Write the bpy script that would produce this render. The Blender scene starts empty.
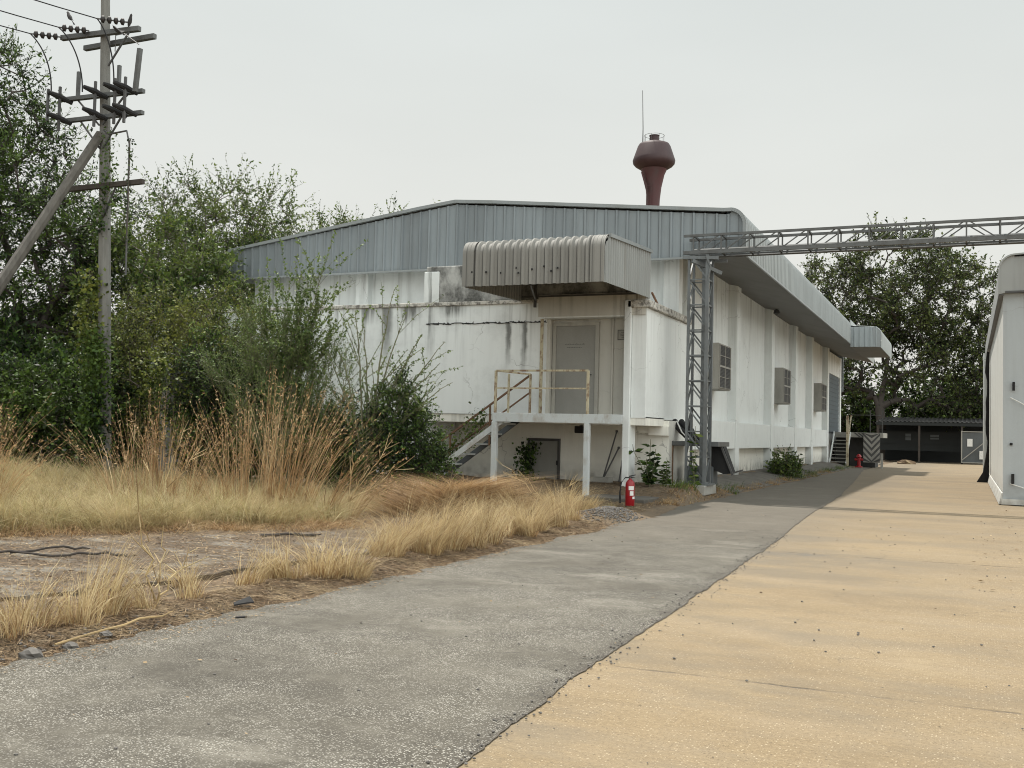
import bpy, math, random
import numpy as np
from mathutils import Vector, Matrix

S = bpy.context.scene
C = S.collection
R = math.radians

# ------------------------------------------------------------------ camera
YAW, PITCH, ROLL = R(23.815), R(2.6465), R(1.4)
cd = bpy.data.cameras.new('camera'); cam = bpy.data.objects.new('camera', cd); C.objects.link(cam)
fwd = Vector((-math.sin(YAW)*math.cos(PITCH), math.cos(YAW)*math.cos(PITCH), math.sin(PITCH)))
right = Vector((math.cos(YAW), math.sin(YAW), 0)); up = right.cross(fwd)
cr, sr = math.cos(ROLL), math.sin(ROLL)
r2 = right*cr + up*sr; u2 = -right*sr + up*cr
M = Matrix((r2, u2, -fwd)).transposed().to_4x4(); M.translation = (0, 0, 1.55)
cam.matrix_world = M
cd.sensor_width = 36; cd.lens = 1035/1024*36; cd.clip_start = .1; cd.clip_end = 3000
S.camera = cam

# ------------------------------------------------------------------ sky, sun, exposure
SUN_D = Vector((-.30, .22, 1.0)).normalized()      # towards the sun
el = math.asin(SUN_D.z)
W = bpy.data.worlds.new('World'); S.world = W; W.use_nodes = True
wn, wl = W.node_tree.nodes, W.node_tree.links
bg = wn['Background']
sky = wn.new('ShaderNodeTexSky'); sky.sky_type = 'NISHITA'; sky.sun_disc = False
sky.sun_elevation = el; sky.sun_rotation = math.atan2(SUN_D.x, SUN_D.y)
sky.air_density = 1.0; sky.dust_density = 6.0; sky.ozone_density = 1.0
hs = wn.new('ShaderNodeHueSaturation'); hs.inputs['Saturation'].default_value = .22
mxw = wn.new('ShaderNodeMix'); mxw.data_type = 'RGBA'; mxw.inputs[0].default_value = .82
mxw.inputs[7].default_value = (7.85, 8.0, 7.75, 1)     # bright haze veil over the whole sky
wl.new(sky.outputs[0], hs.inputs['Color']); wl.new(hs.outputs[0], mxw.inputs[6])
# the haze is brighter in the half of the sky behind the camera and overhead than towards the far trees
tc = wn.new('ShaderNodeTexCoord'); dt = wn.new('ShaderNodeVectorMath'); dt.operation = 'DOT_PRODUCT'; dt.inputs[1].default_value = (.90, -.38, .20)
mr = wn.new('ShaderNodeMapRange'); mr.interpolation_type = 'SMOOTHSTEP'; mr.inputs[1].default_value = -.25; mr.inputs[2].default_value = .8; mr.inputs[3].default_value = 1.; mr.inputs[4].default_value = 2.6
vm = wn.new('ShaderNodeVectorMath'); vm.operation = 'SCALE'
wl.new(tc.outputs['Generated'], dt.inputs[0]); wl.new(dt.outputs['Value'], mr.inputs[0]); wl.new(mxw.outputs[2], vm.inputs[0]); wl.new(mr.outputs[0], vm.inputs['Scale'])
wl.new(vm.outputs[0], bg.inputs[0]); bg.inputs[1].default_value = .104
sp_ = wn.new('ShaderNodeSeparateXYZ'); wl.new(tc.outputs['Generated'], sp_.inputs[0]); hz = wn.new('ShaderNodeMapRange'); hz.inputs[1].default_value = 0.; hz.inputs[2].default_value = .42
wl.new(sp_.outputs[2], hz.inputs[0]); hc = wn.new('ShaderNodeMix'); hc.data_type = 'RGBA'; hc.inputs[6].default_value = (1.08, 1.045, 1.0, 1); hc.inputs[7].default_value = (.90, .935, .94, 1); wl.new(hz.outputs[0], hc.inputs[0])
hm = wn.new('ShaderNodeVectorMath'); hm.operation = 'MULTIPLY'; wl.new(mxw.outputs[2], hm.inputs[0]); wl.new(hc.outputs[2], hm.inputs[1])
cn = wn.new('ShaderNodeTexNoise'); cn.inputs['Scale'].default_value = 1.6; cn.inputs['Detail'].default_value = 5.; cn.inputs['Roughness'].default_value = .5
cs_ = wn.new('ShaderNodeVectorMath'); cs_.operation = 'MULTIPLY'; cs_.inputs[1].default_value = (1, 1, 3.2); wl.new(tc.outputs['Generated'], cs_.inputs[0]); wl.new(cs_.outputs[0], cn.inputs['Vector'])
cm = wn.new('ShaderNodeMapRange'); cm.inputs[1].default_value = .3; cm.inputs[2].default_value = .7; cm.inputs[3].default_value = .955; cm.inputs[4].default_value = 1.03; wl.new(cn.outputs['Fac'], cm.inputs[0])
cv = wn.new('ShaderNodeVectorMath'); cv.operation = 'SCALE'; wl.new(hm.outputs[0], cv.inputs[0]); wl.new(cm.outputs[0], cv.inputs['Scale']); wl.new(cv.outputs[0], vm.inputs[0])
sd = bpy.data.lights.new('sun', 'SUN'); sd.energy = 4.8; sd.angle = R(1.6); sd.color = (1, .95, .87)
so = bpy.data.objects.new('sun', sd); C.objects.link(so)
so.rotation_euler = SUN_D.to_track_quat('Z', 'Y').to_euler()
S.view_settings.view_transform = 'Standard'; S.view_settings.look = 'None'
S.view_settings.exposure = 0.06; S.view_settings.gamma = 1; S.view_settings.use_curve_mapping = False
S.render.engine = 'CYCLES'; S.cycles.pixel_filter_type = 'BLACKMAN_HARRIS'; S.cycles.filter_width = 1.05

# ------------------------------------------------------------------ materials
class NT:
    def __init__(s, m): s.m = m; s.n = m.node_tree.nodes; s.l = m.node_tree.links; s.b = s.n['Principled BSDF']
    def N(s, t, ins=None, **kw):
        n = s.n.new(t)
        for k, v in kw.items(): setattr(n, k, v)
        if ins:
            for k, v in ins.items():
                if isinstance(v, bpy.types.NodeSocket): s.l.new(v, n.inputs[k])
                else: n.inputs[k].default_value = v
        return n
    def pos(s): return s.N('ShaderNodeNewGeometry').outputs['Position']
    def map(s, v, sc): return s.N('ShaderNodeVectorMath', {0: v, 1: sc}, operation='MULTIPLY').outputs[0]
    def noise(s, v, scale=1., detail=4., rough=.55): return s.N('ShaderNodeTexNoise', {'Vector': v, 'Scale': scale, 'Detail': detail, 'Roughness': rough}).outputs['Fac']
    def ramp(s, f, a, b, lo=0., hi=1.): return s.N('ShaderNodeMapRange', {0: f, 1: a, 2: b, 3: lo, 4: hi}).outputs[0]
    def math(s, op, a, b=0., c=None):
        d = {0: a, 1: b}
        if c is not None: d[2] = c
        return s.N('ShaderNodeMath', d, operation=op).outputs[0]
    def mix(s, f, a, b, bt='MIX'):
        n = s.N('ShaderNodeMix', data_type='RGBA', blend_type=bt)
        for i, v in ((0, f), (6, a), (7, b)):
            if isinstance(v, bpy.types.NodeSocket): s.l.new(v, n.inputs[i])
            else: n.inputs[i].default_value = v if i == 0 else (*v, 1) if len(v) == 3 else v
        return n.outputs[2]
    def col(s, c): s.l.new(c, s.b.inputs['Base Color'])
    def bump(s, h, strength=.3, dist=.01):
        n = s.N('ShaderNodeBump', {'Height': h, 'Strength': strength, 'Distance': dist}); s.l.new(n.outputs[0], s.b.inputs['Normal'])
    def xyz(s, v): return s.N('ShaderNodeSeparateXYZ', {0: v}).outputs

def newmat(name):
    m = bpy.data.materials.new(name); m.use_nodes = True; return NT(m)

def paint(name, c, c2=None, rough=.6, scale=3., metal=0., bump=.15, streak=.35, fine=40., lo=.45, hi=.75, thr=None):
    """base colour c worn towards c2 in noisy vertical streaks and patches"""
    t = newmat(name); p = t.pos(); c2 = c2 or tuple(x*.6 for x in c)
    a = t.noise(t.map(p, (scale, scale, scale*streak)), 1., 6., .65)
    f = t.ramp(a, lo, hi)
    g = t.noise(p, fine, 3.)
    col = t.mix(f, c, c2)
    col = t.mix(t.ramp(g, .3, .7, 0, .35), col, tuple(x*.75 for x in c))
    t.col(col); t.b.inputs['Roughness'].default_value = rough; t.b.inputs['Metallic'].default_value = metal
    t.bump(g, bump, .005)
    return t.m

def wallmat(name, base, dirt, topz, reach, amount=1., ground=.33, groundreach=.5, streaks=None):
    """whitewash with grey rain streaks below a ledge at topz, splash dirt at the foot and blotches"""
    t = newmat(name); p = t.pos(); z = t.xyz(p)[2]
    st = t.noise(t.map(p, (5.5, 5.5, .22)), 1., 5., .6)
    st2 = t.noise(t.map(p, (1.3, 1.3, .12)), 1., 3., .5)
    fall = t.ramp(z, topz-reach, topz, 0, 1)
    s1 = t.math('MULTIPLY', t.ramp(st, .50, .68), t.math('POWER', fall, 1.6))
    s1 = t.math('MULTIPLY', s1, t.ramp(st2, .42, .62, .15, 1.3))
    blot = t.noise(p, .9, 7., .7)
    s2 = t.ramp(blot, .52, .8, 0, .3)
    foot = t.math('MULTIPLY', t.ramp(z, ground, ground+groundreach, 1, 0), t.ramp(t.noise(p, 3., 5.), .35, .65, .15, .9))
    if streaks:
        x_ = t.math('ADD', t.xyz(p)[0], t.math('MULTIPLY', t.math('SUBTRACT', t.noise(t.map(p, (1, 1, 5)), 1., 3.), .5), .12)); sk = 0.
        for sx, sw, sl, tp_ in streaks:
            k = t.math('MULTIPLY', t.ramp(t.math('ABSOLUTE', t.math('SUBTRACT', x_, sx)), sw*.3, sw, .95, 0), t.ramp(t.math('ADD', z, t.math('MULTIPLY', st, .5)), tp_-sl+.2, tp_+.1, 0, 1)); k = t.math('MULTIPLY', k, t.ramp(z, tp_, tp_+.03, 1, .1)); sk = t.math('MAXIMUM', sk, t.math('MULTIPLY', k, t.ramp(st, .32, .58, .15, 1.2)))
        s1 = t.math('MAXIMUM', s1, sk)
    f = t.math('MINIMUM', t.math('ADD', t.math('MULTIPLY', s1, amount), t.math('ADD', t.math('MULTIPLY', s2, amount), foot)), .95)
    c = t.mix(f, base, dirt)
    g = t.noise(p, 55., 4.)
    c = t.mix(t.ramp(g, .3, .75, 0, .2), c, tuple(x*.86 for x in base))
    c = t.mix(t.ramp(t.noise(t.map(p, (9, 9, .4)), 1., 4.), .4, .8, 0, .3), c, tuple(x*.8 for x in base))
    vc = t.N('ShaderNodeTexVoronoi', {'Vector': t.N('ShaderNodeVectorMath', {0: p, 1: t.N('ShaderNodeVectorMath', {0: t.N('ShaderNodeTexNoise', {'Vector': p, 'Scale': 2.5, 'Detail': 4.}).outputs['Color'], 1: (.5, .5, .5)}, operation='MULTIPLY').outputs[0]}, operation='ADD').outputs[0], 'Scale': .55}, feature='DISTANCE_TO_EDGE').outputs[0]
    c = t.mix(t.math('MULTIPLY', t.ramp(vc, 0, .006, .6, 0), t.ramp(t.noise(p, .5, 2.), .5, .6)), c, (.16, .15, .14))
    t.col(c); t.b.inputs['Roughness'].default_value = .85
    t.bump(t.math('ADD', g, t.math('MULTIPLY', blot, 2.)), .25, .006)
    return t.m

def cladmat(name, c, var=.12, sheet=.76, axis=0, dirt=(.2, .19, .17), rough=.6, metal=.0, groove=None):
    """painted steel cladding, every sheet a touch different, faint rain streaks"""
    t = newmat(name); p = t.pos(); q = t.xyz(p)
    fl = t.math('FLOOR', t.math('DIVIDE', q[axis], sheet))
    w = t.N('ShaderNodeTexWhiteNoise', {'W': fl}, noise_dimensions='1D').outputs['Value']
    c1 = t.mix(t.ramp(w, 0, 1, 0, 1), tuple(x*(1-var) for x in c), tuple(min(1, x*(1+var)) for x in c))
    st = t.noise(t.map(p, (7, 7, .35)), 1., 5., .65)
    c1 = t.mix(t.ramp(st, .48, .75, 0, .45), c1, dirt)
    c1 = t.mix(t.ramp(t.noise(p, .8, 5.), .45, .7, 0, .3), c1, tuple(x*1.25 for x in c))
    if groove:  # shade between the ribs painted into the colour to lift rib contrast
        fr = t.math('FRACT', t.math('DIVIDE', t.math('SUBTRACT', q[axis], groove[1]), groove[0]))
        rib_shade = t.math('MULTIPLY', t.ramp(t.math('ABSOLUTE', t.math('SUBTRACT', fr, groove[2])), .03, .10, groove[3], 0), t.ramp(st, .2, .5, .6, 1.1))
        c1 = t.mix(rib_shade, c1, tuple(x*.35 for x in c))
    t.col(c1); t.b.inputs['Roughness'].default_value = rough; t.b.inputs['Metallic'].default_value = metal
    t.bump(t.noise(p, 6., 3.), .08, .01)
    return t.m

def leafmat(name, cols, trans=.24, rough=.55, vary=.45, patch=0.):
    t = newmat(name)
    rnd = t.N('ShaderNodeNewGeometry').outputs['Random Per Island']
    cr_ = t.N('ShaderNodeValToRGB', {0: rnd}); e = cr_.color_ramp.elements
    while len(e) < len(cols): e.new(.5)
    for i, c in enumerate(cols): e[i].position = i/(len(cols)-1); e[i].color = (*c, 1)
    big = t.noise(t.pos(), .7, 2.)
    col = t.mix(t.ramp(big, .45, .72, 0, vary), cr_.outputs[0], tuple(x*1.3 for x in cols[-1]))
    if patch: col = t.mix(t.ramp(t.noise(t.pos(), 3.2, 3.), .35, .62, patch, 0), col, (.10, .06, .03)); col = t.mix(t.ramp(t.noise(t.pos(), 1.7, 2.), .5, .68, 0, patch), col, (.62, .50, .30))
    t.col(col); t.b.inputs['Roughness'].default_value = rough
    t.b.inputs['Specular IOR Level'].default_value = .3
    tr = t.N('ShaderNodeBsdfTranslucent', {'Color': col}); mx = t.N('ShaderNodeMixShader', {0: trans, 1: t.b.outputs[0], 2: tr.outputs[0]})
    t.l.new(mx.outputs[0], t.n['Material Output'].inputs[0])
    return t.m

MT = {}
MT['wall'] = wallmat('white_wall', (.72, .745, .735), (.17, .165, .15), 6.6, 4.6, .75)
MT['annexwall'] = wallmat('stained_white_wall', (.74, .765, .755), (.10, .10, .092), 4.95, 2.1, 1.1, streaks=[(-10.72, .10, 1.1, 4.3), (-10.28, .11, 1.4, 4.3), (-14.3, .22, 1.7, 4.85), (-14.9, .45, .5, 4.85), (-13.6, .4, .45, 4.85), (-12.3, .5, .35, 4.85)])
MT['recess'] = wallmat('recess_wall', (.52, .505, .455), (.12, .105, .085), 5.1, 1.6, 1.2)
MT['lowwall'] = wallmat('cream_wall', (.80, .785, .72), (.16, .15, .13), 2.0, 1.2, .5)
MT['parapet'] = paint('black_stained_plaster', (.46, .46, .44), (.075, .075, .07), .9, 2.2, streak=.7, bump=.5, lo=.38, hi=.6, fine=14.)
MT['coping'] = paint('coping_plaster', (.55, .53, .48), (.12, .11, .10), .9, 9., streak=1., lo=.45, hi=.6)
MT['gable'] = cladmat('blue_grey_cladding', (.20, .226, .24), .14, .9, 0, (.14, .145, .145), groove=(.30, -21.5, .72, .5))
MT['gable_r'] = cladmat('blue_grey_sheet_rib', (.27, .30, .31), .1, .76, 0, (.12, .125, .125))
MT['fascia'] = cladmat('pale_fascia_cladding', (.36, .385, .385), .06, .75, 1, (.22, .22, .20), groove=(.25, 26.35, .62, .45))
MT['roof'] = cladmat('roof_sheet', (.33, .35, .35), .06, .76, 1, (.18, .17, .15))
MT['trim'] = paint('grey_metal_trim', (.24, .26, .265), (.2, .21, .2), .4, 2.)
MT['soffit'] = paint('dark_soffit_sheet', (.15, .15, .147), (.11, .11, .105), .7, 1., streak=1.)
MT['canopy'] = cladmat('weathered_canopy_sheet', (.205, .20, .185), .1, .558, 0, (.15, .135, .115), .75, groove=(.186, -10.36, .38, .75))
MT['canopy_s'] = cladmat('weathered_canopy_side', (.25, .26, .255), .07, .5, 1, (.18, .165, .14), .7, groove=(.16, 20.70, .38, .7))
MT['door'] = paint('grey_door', (.27, .265, .24), (.19, .185, .17), .6, 1.2, lo=.4, hi=.8)
MT['frame'] = paint('grey_frame', (.36, .35, .31), (.22, .2, .17), .6, 4.)
MT['darkgap'] = paint('dark_gap', (.05, .05, .048), None, .9)
MT['plat'] = paint('pale_blue_grey_paint', (.50, .53, .53), (.28, .23, .18), .6, 4., streak=.5, lo=.5, hi=.72)
MT['rustpaint'] = paint('cream_rail_paint', (.48, .43, .30), (.17, .09, .05), .7, 7., streak=.6, lo=.47, hi=.6)
MT['rust'] = paint('brown_rust', (.17, .095, .055), (.09, .055, .04), .85, 6.)
MT['truss'] = paint('galvanised_steel', (.15, .162, .168), (.08, .08, .075), .5, 5., metal=.3, streak=.5)
MT['trussb'] = paint('truss_beam_steel', (.11, .115, .115), (.06, .055, .05), .55, 4., metal=.2, streak=1.)
MT['conc'] = paint('rough_concrete', (.34, .33, .30), (.2, .19, .17), .9, 2., streak=1., bump=.4)
MT['pavedark'] = paint('dirty_paving', (.12, .11, .094), (.055, .048, .04), .9, 1.5, streak=1., bump=.4, lo=.4, hi=.65)
MT['pole'] = paint('pole_concrete', (.18, .178, .165), (.075, .07, .062), .9, 5., streak=.15, bump=.4)
MT['brace'] = paint('brace_concrete', (.12, .112, .10), (.05, .045, .04), .9, 8., streak=.3, bump=.6)
MT['black'] = paint('black_rubber', (.012, .012, .013), (.02, .019, .018), .85, 4.)
MT['porcelain'] = paint('brown_porcelain', (.02, .016, .015), (.03, .025, .022), .6, 4.)
MT['steel'] = paint('dark_steel', (.09, .09, .09), (.06, .05, .045), .5, 6., metal=.4)
MT['red'] = paint('red_enamel', (.30, .008, .014), (.18, .006, .01), .3, 4., bump=.02)
MT['white'] = paint('white_label', (.72, .72, .70), (.5, .5, .48), .5, 20.)
MT['towerred'] = paint('oxblood_paint', (.07, .014, .016), (.05, .028, .027), .6, .5, lo=.4, hi=.6)
MT['towerdark'] = paint('dark_tank_paint', (.032, .012, .014), (.06, .03, .03), .6, .5)
MT['bluedoor'] = paint('slate_blue_door', (.06, .085, .10), (.04, .05, .06), .5, 2.)
MT['grille'] = paint('dark_grille', (.045, .05, .05), (.02, .02, .02), .5, 3.)
MT['boxgrey'] = paint('grey_window_box', (.33, .32, .29), (.22, .21, .19), .7, 3.)
MT['bark'] = paint('grey_bark', (.12, .10, .08), (.06, .05, .04), .9, 12., streak=.3, bump=.6)
MT['barkd'] = paint('dark_bark', (.055, .045, .038), (.03, .025, .02), .9, 10., streak=.3, bump=.6)
MT['thorn'] = paint('green_grey_stem', (.15, .15, .09), (.09, .08, .05), .8, 12.)
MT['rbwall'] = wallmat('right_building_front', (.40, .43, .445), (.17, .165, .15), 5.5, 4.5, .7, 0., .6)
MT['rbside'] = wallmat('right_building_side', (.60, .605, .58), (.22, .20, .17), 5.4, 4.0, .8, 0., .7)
MT['rbroof'] = cladmat('right_building_roof', (.30, .31, .305), .05, .8, 0, (.2, .2, .19))
MT['shedroof'] = paint('shed_roof_sheet', (.022, .021, .02), (.014, .012, .01), .95, 2.)
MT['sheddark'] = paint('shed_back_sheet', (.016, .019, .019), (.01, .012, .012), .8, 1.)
MT['gategrey'] = paint('gate_mesh_grey', (.09, .10, .105), (.06, .066, .066), .7, 2.)
MT['stone'] = paint('grey_stone', (.13, .12, .11), (.07, .065, .06), .9, 9., streak=1., bump=.6)
MT['bird'] = paint('dark_feathers', (.03, .028, .028), None, .8)
MT['tile'] = paint('slab_grey', (.33, .31, .27), (.18, .16, .14), .9, 2., streak=1., bump=.4)

L_DARK = [(.005, .010, .004), (.013, .026, .008), (.034, .072, .014), (.11, .17, .03)]
L_MID = [(.012, .026, .007), (.036, .070, .014), (.082, .128, .026), (.165, .205, .045)]
L_PALE = [(.03, .055, .014), (.075, .125, .03), (.125, .175, .055), (.17, .215, .07)]
L_OLIVE = [(.012, .018, .006), (.042, .062, .012), (.11, .145, .026), (.21, .22, .05)]
MT['leaf_d'] = leafmat('dark_leaves', L_DARK); MT['leaf_m'] = leafmat('green_leaves', L_MID)
MT['leaf_p'] = leafmat('pale_feathery_leaves', L_PALE); MT['leaf_o'] = leafmat('olive_leaves', L_OLIVE)
MT['leaf_f'] = leafmat('deep_green_leaves', [(.010, .018, .008), (.026, .042, .014), (.055, .088, .02), (.15, .175, .05)])
MT['straw'] = leafmat('pale_straw', [(.18, .11, .05), (.48, .35, .18), (.70, .56, .32), (.36, .25, .12), (.80, .68, .44), (.58, .46, .24)], .35, .6, .0, .4)
MT['strawg'] = leafmat('greenish_straw', [(.18, .14, .06), (.46, .37, .18), (.62, .51, .29), (.26, .24, .10), (.72, .61, .38), (.34, .33, .13), (.42, .27, .12)], .35, .6, .0, .45)
MT['strawr'] = leafmat('red_brown_straw', [(.12, .06, .03), (.34, .20, .09), (.52, .35, .17), (.22, .12, .055), (.66, .50, .29), (.42, .26, .12)], .3, .6, .0, .35)
MT['litter'] = leafmat('dead_leaf_litter', [(.04, .024, .014), (.12, .072, .038), (.24, .16, .085), (.07, .043, .024), (.42, .32, .20), (.16, .095, .05)], .1, .8, .0, .3)

# ------------------------------------------------------------------ mesh helpers
ORG = {}
def mesh_obj(name, v, f, m, parent=None, smooth=False, bevel=0., origin=None, sharp=40):
    v = np.asarray(v, dtype=np.float32).reshape(-1, 3)
    o_ = np.zeros(3, np.float32)
    if parent is not None: o_ = np.array(ORG[parent.name], np.float32)
    else:
        if origin is None:
            mn, mx = v.min(0), v.max(0); origin = ((mn[0]+mx[0])/2, (mn[1]+mx[1])/2, mn[2])
        o_ = np.array(origin, np.float32)
    me = bpy.data.meshes.new(name)
    if isinstance(f, np.ndarray) and f.ndim == 2:
        n, k = f.shape
        me.vertices.add(len(v)); me.vertices.foreach_set('co', (v-o_).ravel())
        me.loops.add(n*k); me.loops.foreach_set('vertex_index', f.astype(np.int32).ravel())
        me.polygons.add(n); me.polygons.foreach_set('loop_start', np.arange(0, n*k, k, dtype=np.int32))
        me.polygons.foreach_set('loop_total', np.full(n, k, np.int32)); me.update(calc_edges=True)
    else:
        me.from_pydata([tuple(map(float, p)) for p in (v-o_)], [], [tuple(map(int, q)) for q in f]); me.update()
    if smooth:
        me.polygons.foreach_set('use_smooth', [True]*len(me.polygons))
        try: me.set_sharp_from_angle(angle=R(sharp))
        except Exception: pass
    me.materials.append(m if not isinstance(m, str) else MT[m])
    ob = bpy.data.objects.new(name, me); C.objects.link(ob)
    if parent is not None: ob.parent = parent; ORG[ob.name] = ORG[parent.name]
    else: ob.location = tuple(map(float, o_)); ORG[ob.name] = tuple(map(float, o_))
    if bevel:
        b = ob.modifiers.new('bevel', 'BEVEL'); b.width = bevel; b.segments = 2; b.limit_method = 'ANGLE'; b.angle_limit = R(50)
    return ob

def thing(name, label, cat, loc, group=None):
    o = bpy.data.objects.new(name, None); C.objects.link(o); o.location = loc; o.empty_display_size = .2
    ORG[o.name] = tuple(loc); return tag(o, label, cat, group)
def tag(o, label, cat, group=None, kind=None):
    o['label'] = label; o['category'] = cat
    if group: o['group'] = group
    if kind: o['kind'] = kind
    return o
def struct(o): o['kind'] = 'structure'; return o
def dup(root, off, label, group):
    def cp(o, par):
        c = o.copy(); C.objects.link(c)
        if par is not None: c.parent = par
        ORG[c.name] = ORG[o.name]
        for ch in list(o.children): cp(ch, c)
        return c
    c = cp(root, None); c.location = Vector(root.location)+Vector(off); c['label'] = label; c['group'] = group
    return c

class MB:
    def __init__(s): s.v = []; s.f = []
    def add(s, vs, fs):
        k = len(s.v); s.v += [tuple(p) for p in vs]; s.f += [tuple(i+k for i in q) for q in fs]; return s
    def box(s, x0, x1, y0, y1, z0, z1):
        return s.add([(x0, y0, z0), (x1, y0, z0), (x1, y1, z0), (x0, y1, z0), (x0, y0, z1), (x1, y0, z1), (x1, y1, z1), (x0, y1, z1)],
                     [(0, 3, 2, 1), (4, 5, 6, 7), (0, 1, 5, 4), (1, 2, 6, 5), (2, 3, 7, 6), (3, 0, 4, 7)])
    def bar(s, a, b, w, h=None, upv=(0, 0, 1)):
        """rectangular bar from a to b, width w, height h"""
        h = h or w; a = Vector(a); b = Vector(b); d = (b-a).normalized(); u = Vector(upv)
        if abs(d.dot(u)) > .98: u = Vector((0, 1, 0))
        x = d.cross(u).normalized(); y = x.cross(d).normalized()
        vs = []
        for p in (a, b):
            for sx, sy in ((-1, -1), (1, -1), (1, 1), (-1, 1)): vs.append(p+x*(sx*w/2)+y*(sy*h/2))
        return s.add(vs, [(0, 1, 2, 3), (7, 6, 5, 4), (0, 4, 5, 1), (1, 5, 6, 2), (2, 6, 7, 3), (3, 7, 4, 0)])
    def tube(s, pts, r, n=8, cap=True):
        pts = [Vector(p) for p in pts]; rs = r if isinstance(r, (list, tuple)) else [r]*len(pts)
        k = len(s.v); ref = Vector((.31, .17, .93))
        for i, p in enumerate(pts):
            d = (pts[min(i+1, len(pts)-1)]-pts[max(i-1, 0)])
            d = d.normalized() if d.length > 1e-9 else Vector((0, 0, 1))
            if abs(d.dot(ref)) > .97: ref = Vector((1, 0, 0))
            x = d.cross(ref).normalized(); y = d.cross(x).normalized()
            for j in range(n):
                a = 2*math.pi*j/n; s.v.append(tuple(p+(x*math.cos(a)+y*math.sin(a))*rs[i]))
        for i in range(len(pts)-1):
            for j in range(n):
                a = k+i*n+j; b = k+i*n+(j+1) % n; s.f.append((a, b, b+n, a+n))
        if cap:
            s.f.append(tuple(k+j for j in range(n))[::-1]); e = k+(len(pts)-1)*n; s.f.append(tuple(e+j for j in range(n)))
        return s
    def lathe(s, c, prof, n=24, axis='z'):
        k = len(s.v)
        for r, h in prof:
            for j in range(n):
                a = 2*math.pi*j/n; s.v.append((c[0]+r*math.cos(a), c[1]+r*math.sin(a), c[2]+h))
        for i in range(len(prof)-1):
            for j in range(n):
                a = k+i*n+j; b = k+i*n+(j+1) % n; s.f.append((a, b, b+n, a+n))
        s.f.append(tuple(k+j for j in range(n))[::-1]); e = k+(len(prof)-1)*n; s.f.append(tuple(e+j for j in range(n)))
        return s
    def prism(s, poly, ext):
        """planar polygon extruded along ext"""
        n = len(poly); e = Vector(ext); a = [Vector(p) for p in poly]; vs = a+[p+e for p in a]
        return s.add(vs, [tuple(range(n))[::-1], tuple(range(n, 2*n))]+[(i, (i+1) % n, (i+1) % n+n, i+n) for i in range(n)])
    def build(s, name, m, parent=None, **kw): return mesh_obj(name, s.v, s.f, m, parent, **kw)

def ribs(length, pitch, h, up=.3, ramp=.1, start=0.):
    """[(position, height)] of a trapezoid sheet profile"""
    out = []; p = start
    while p < start+length-1e-6:
        for a, b in ((0, 0), (1-up-2*ramp, 0), (1-up-ramp, h), (1-ramp, h)):
            q = p+a*pitch
            if q <= start+length: out.append((q, b))
        p += pitch
    out.append((start+length, 0)); return out

def corr(mb, pathfn, axis, prof, normal_sign=1.):
    """sheet: for every (s, h) of prof take the section pathfn(s) (points in the plane normal to axis), pushed out by h"""
    ax = Vector(axis); k = len(mb.v); npt = None
    for s_, h in prof:
        P = [Vector(p) for p in pathfn(s_)]; npt = len(P)
        for i, p in enumerate(P):
            d = (P[min(i+1, npt-1)]-P[max(i-1, 0)]).normalized(); nrm = d.cross(ax)*normal_sign
            mb.v.append(tuple(p+nrm*h))
    for a in range(len(prof)-1):
        for b in range(npt-1):
            i = k+a*npt+b; mb.f.append((i, i+1, i+npt+1, i+npt))
    return mb
def arc(cx, cz, r, a0, a1, n): return [(cx+r*math.cos(R(a0+(a1-a0)*i/n)), cz+r*math.sin(R(a0+(a1-a0)*i/n))) for i in range(n+1)]

rng = np.random.default_rng(7)
random.seed(7)

# ------------------------------------------------------------------ ground
def sst(a, b, x): t = np.clip((x-a)/(b-a), 0, 1); return t*t*(3-2*t)
def vnoise(x, y, seed=0):
    x = np.asarray(x, float); y = np.asarray(y, float)
    def h(i, j): 
        s_ = np.sin(i*127.1+j*311.7+seed*74.7)*43758.5453; return s_-np.floor(s_)
    xi, yi = np.floor(x), np.floor(y); fx, fy = x-xi, y-yi; fx = fx*fx*(3-2*fx); fy = fy*fy*(3-2*fy)
    return (h(xi, yi)*(1-fx)+h(xi+1, yi)*fx)*(1-fy)+(h(xi, yi+1)*(1-fx)+h(xi+1, yi+1)*fx)*fy
def gh(x, y):
    x = np.asarray(x, float); y = np.asarray(y, float)
    left = sst(5.5, 6.1, -x)
    h = -.03+left*.045
    h = h+left*(.05*vnoise(x*1.3, y*1.3, 1)+.035*vnoise(x*4, y*4, 2))
    h = h+.32*sst(12, 20, -x)*left
    kk = sst(26.6, 28.5, y); h = h+.26*sst(22.6, 24.2, y)*(sst(5.85, 6.2, -x)*(1-kk)+sst(6.6, 7.3, -x)*kk)
    h = h+.42*np.exp(-(((x+7.95)/1.15)**2+((y-16.2)/.75)**2)**1.5)
    h = h+.16*np.exp(-(((x+6.0)/.5)**2+((y-18.2)/.9)**2))*left
    return h
xs = np.unique(np.concatenate([np.linspace(-400, -40, 19), np.linspace(-40, -22, 19), np.linspace(-22, -13, 61), np.linspace(-13, -5, 181), np.linspace(-5, 400, 28)]))
ys = np.unique(np.concatenate([np.linspace(-60, 0, 13), np.linspace(0, 4, 21), np.linspace(4, 30, 371), np.linspace(30, 70, 81), np.linspace(70, 900, 31)]))
X, Y = np.meshgrid(xs, ys, indexing='ij'); Z = gh(X, Y)
nx, ny = X.shape
I = np.arange(nx*ny).reshape(nx, ny)
F = np.stack([I[:-1, :-1], I[1:, :-1], I[1:, 1:], I[:-1, 1:]], -1).reshape(-1, 4)

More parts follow.
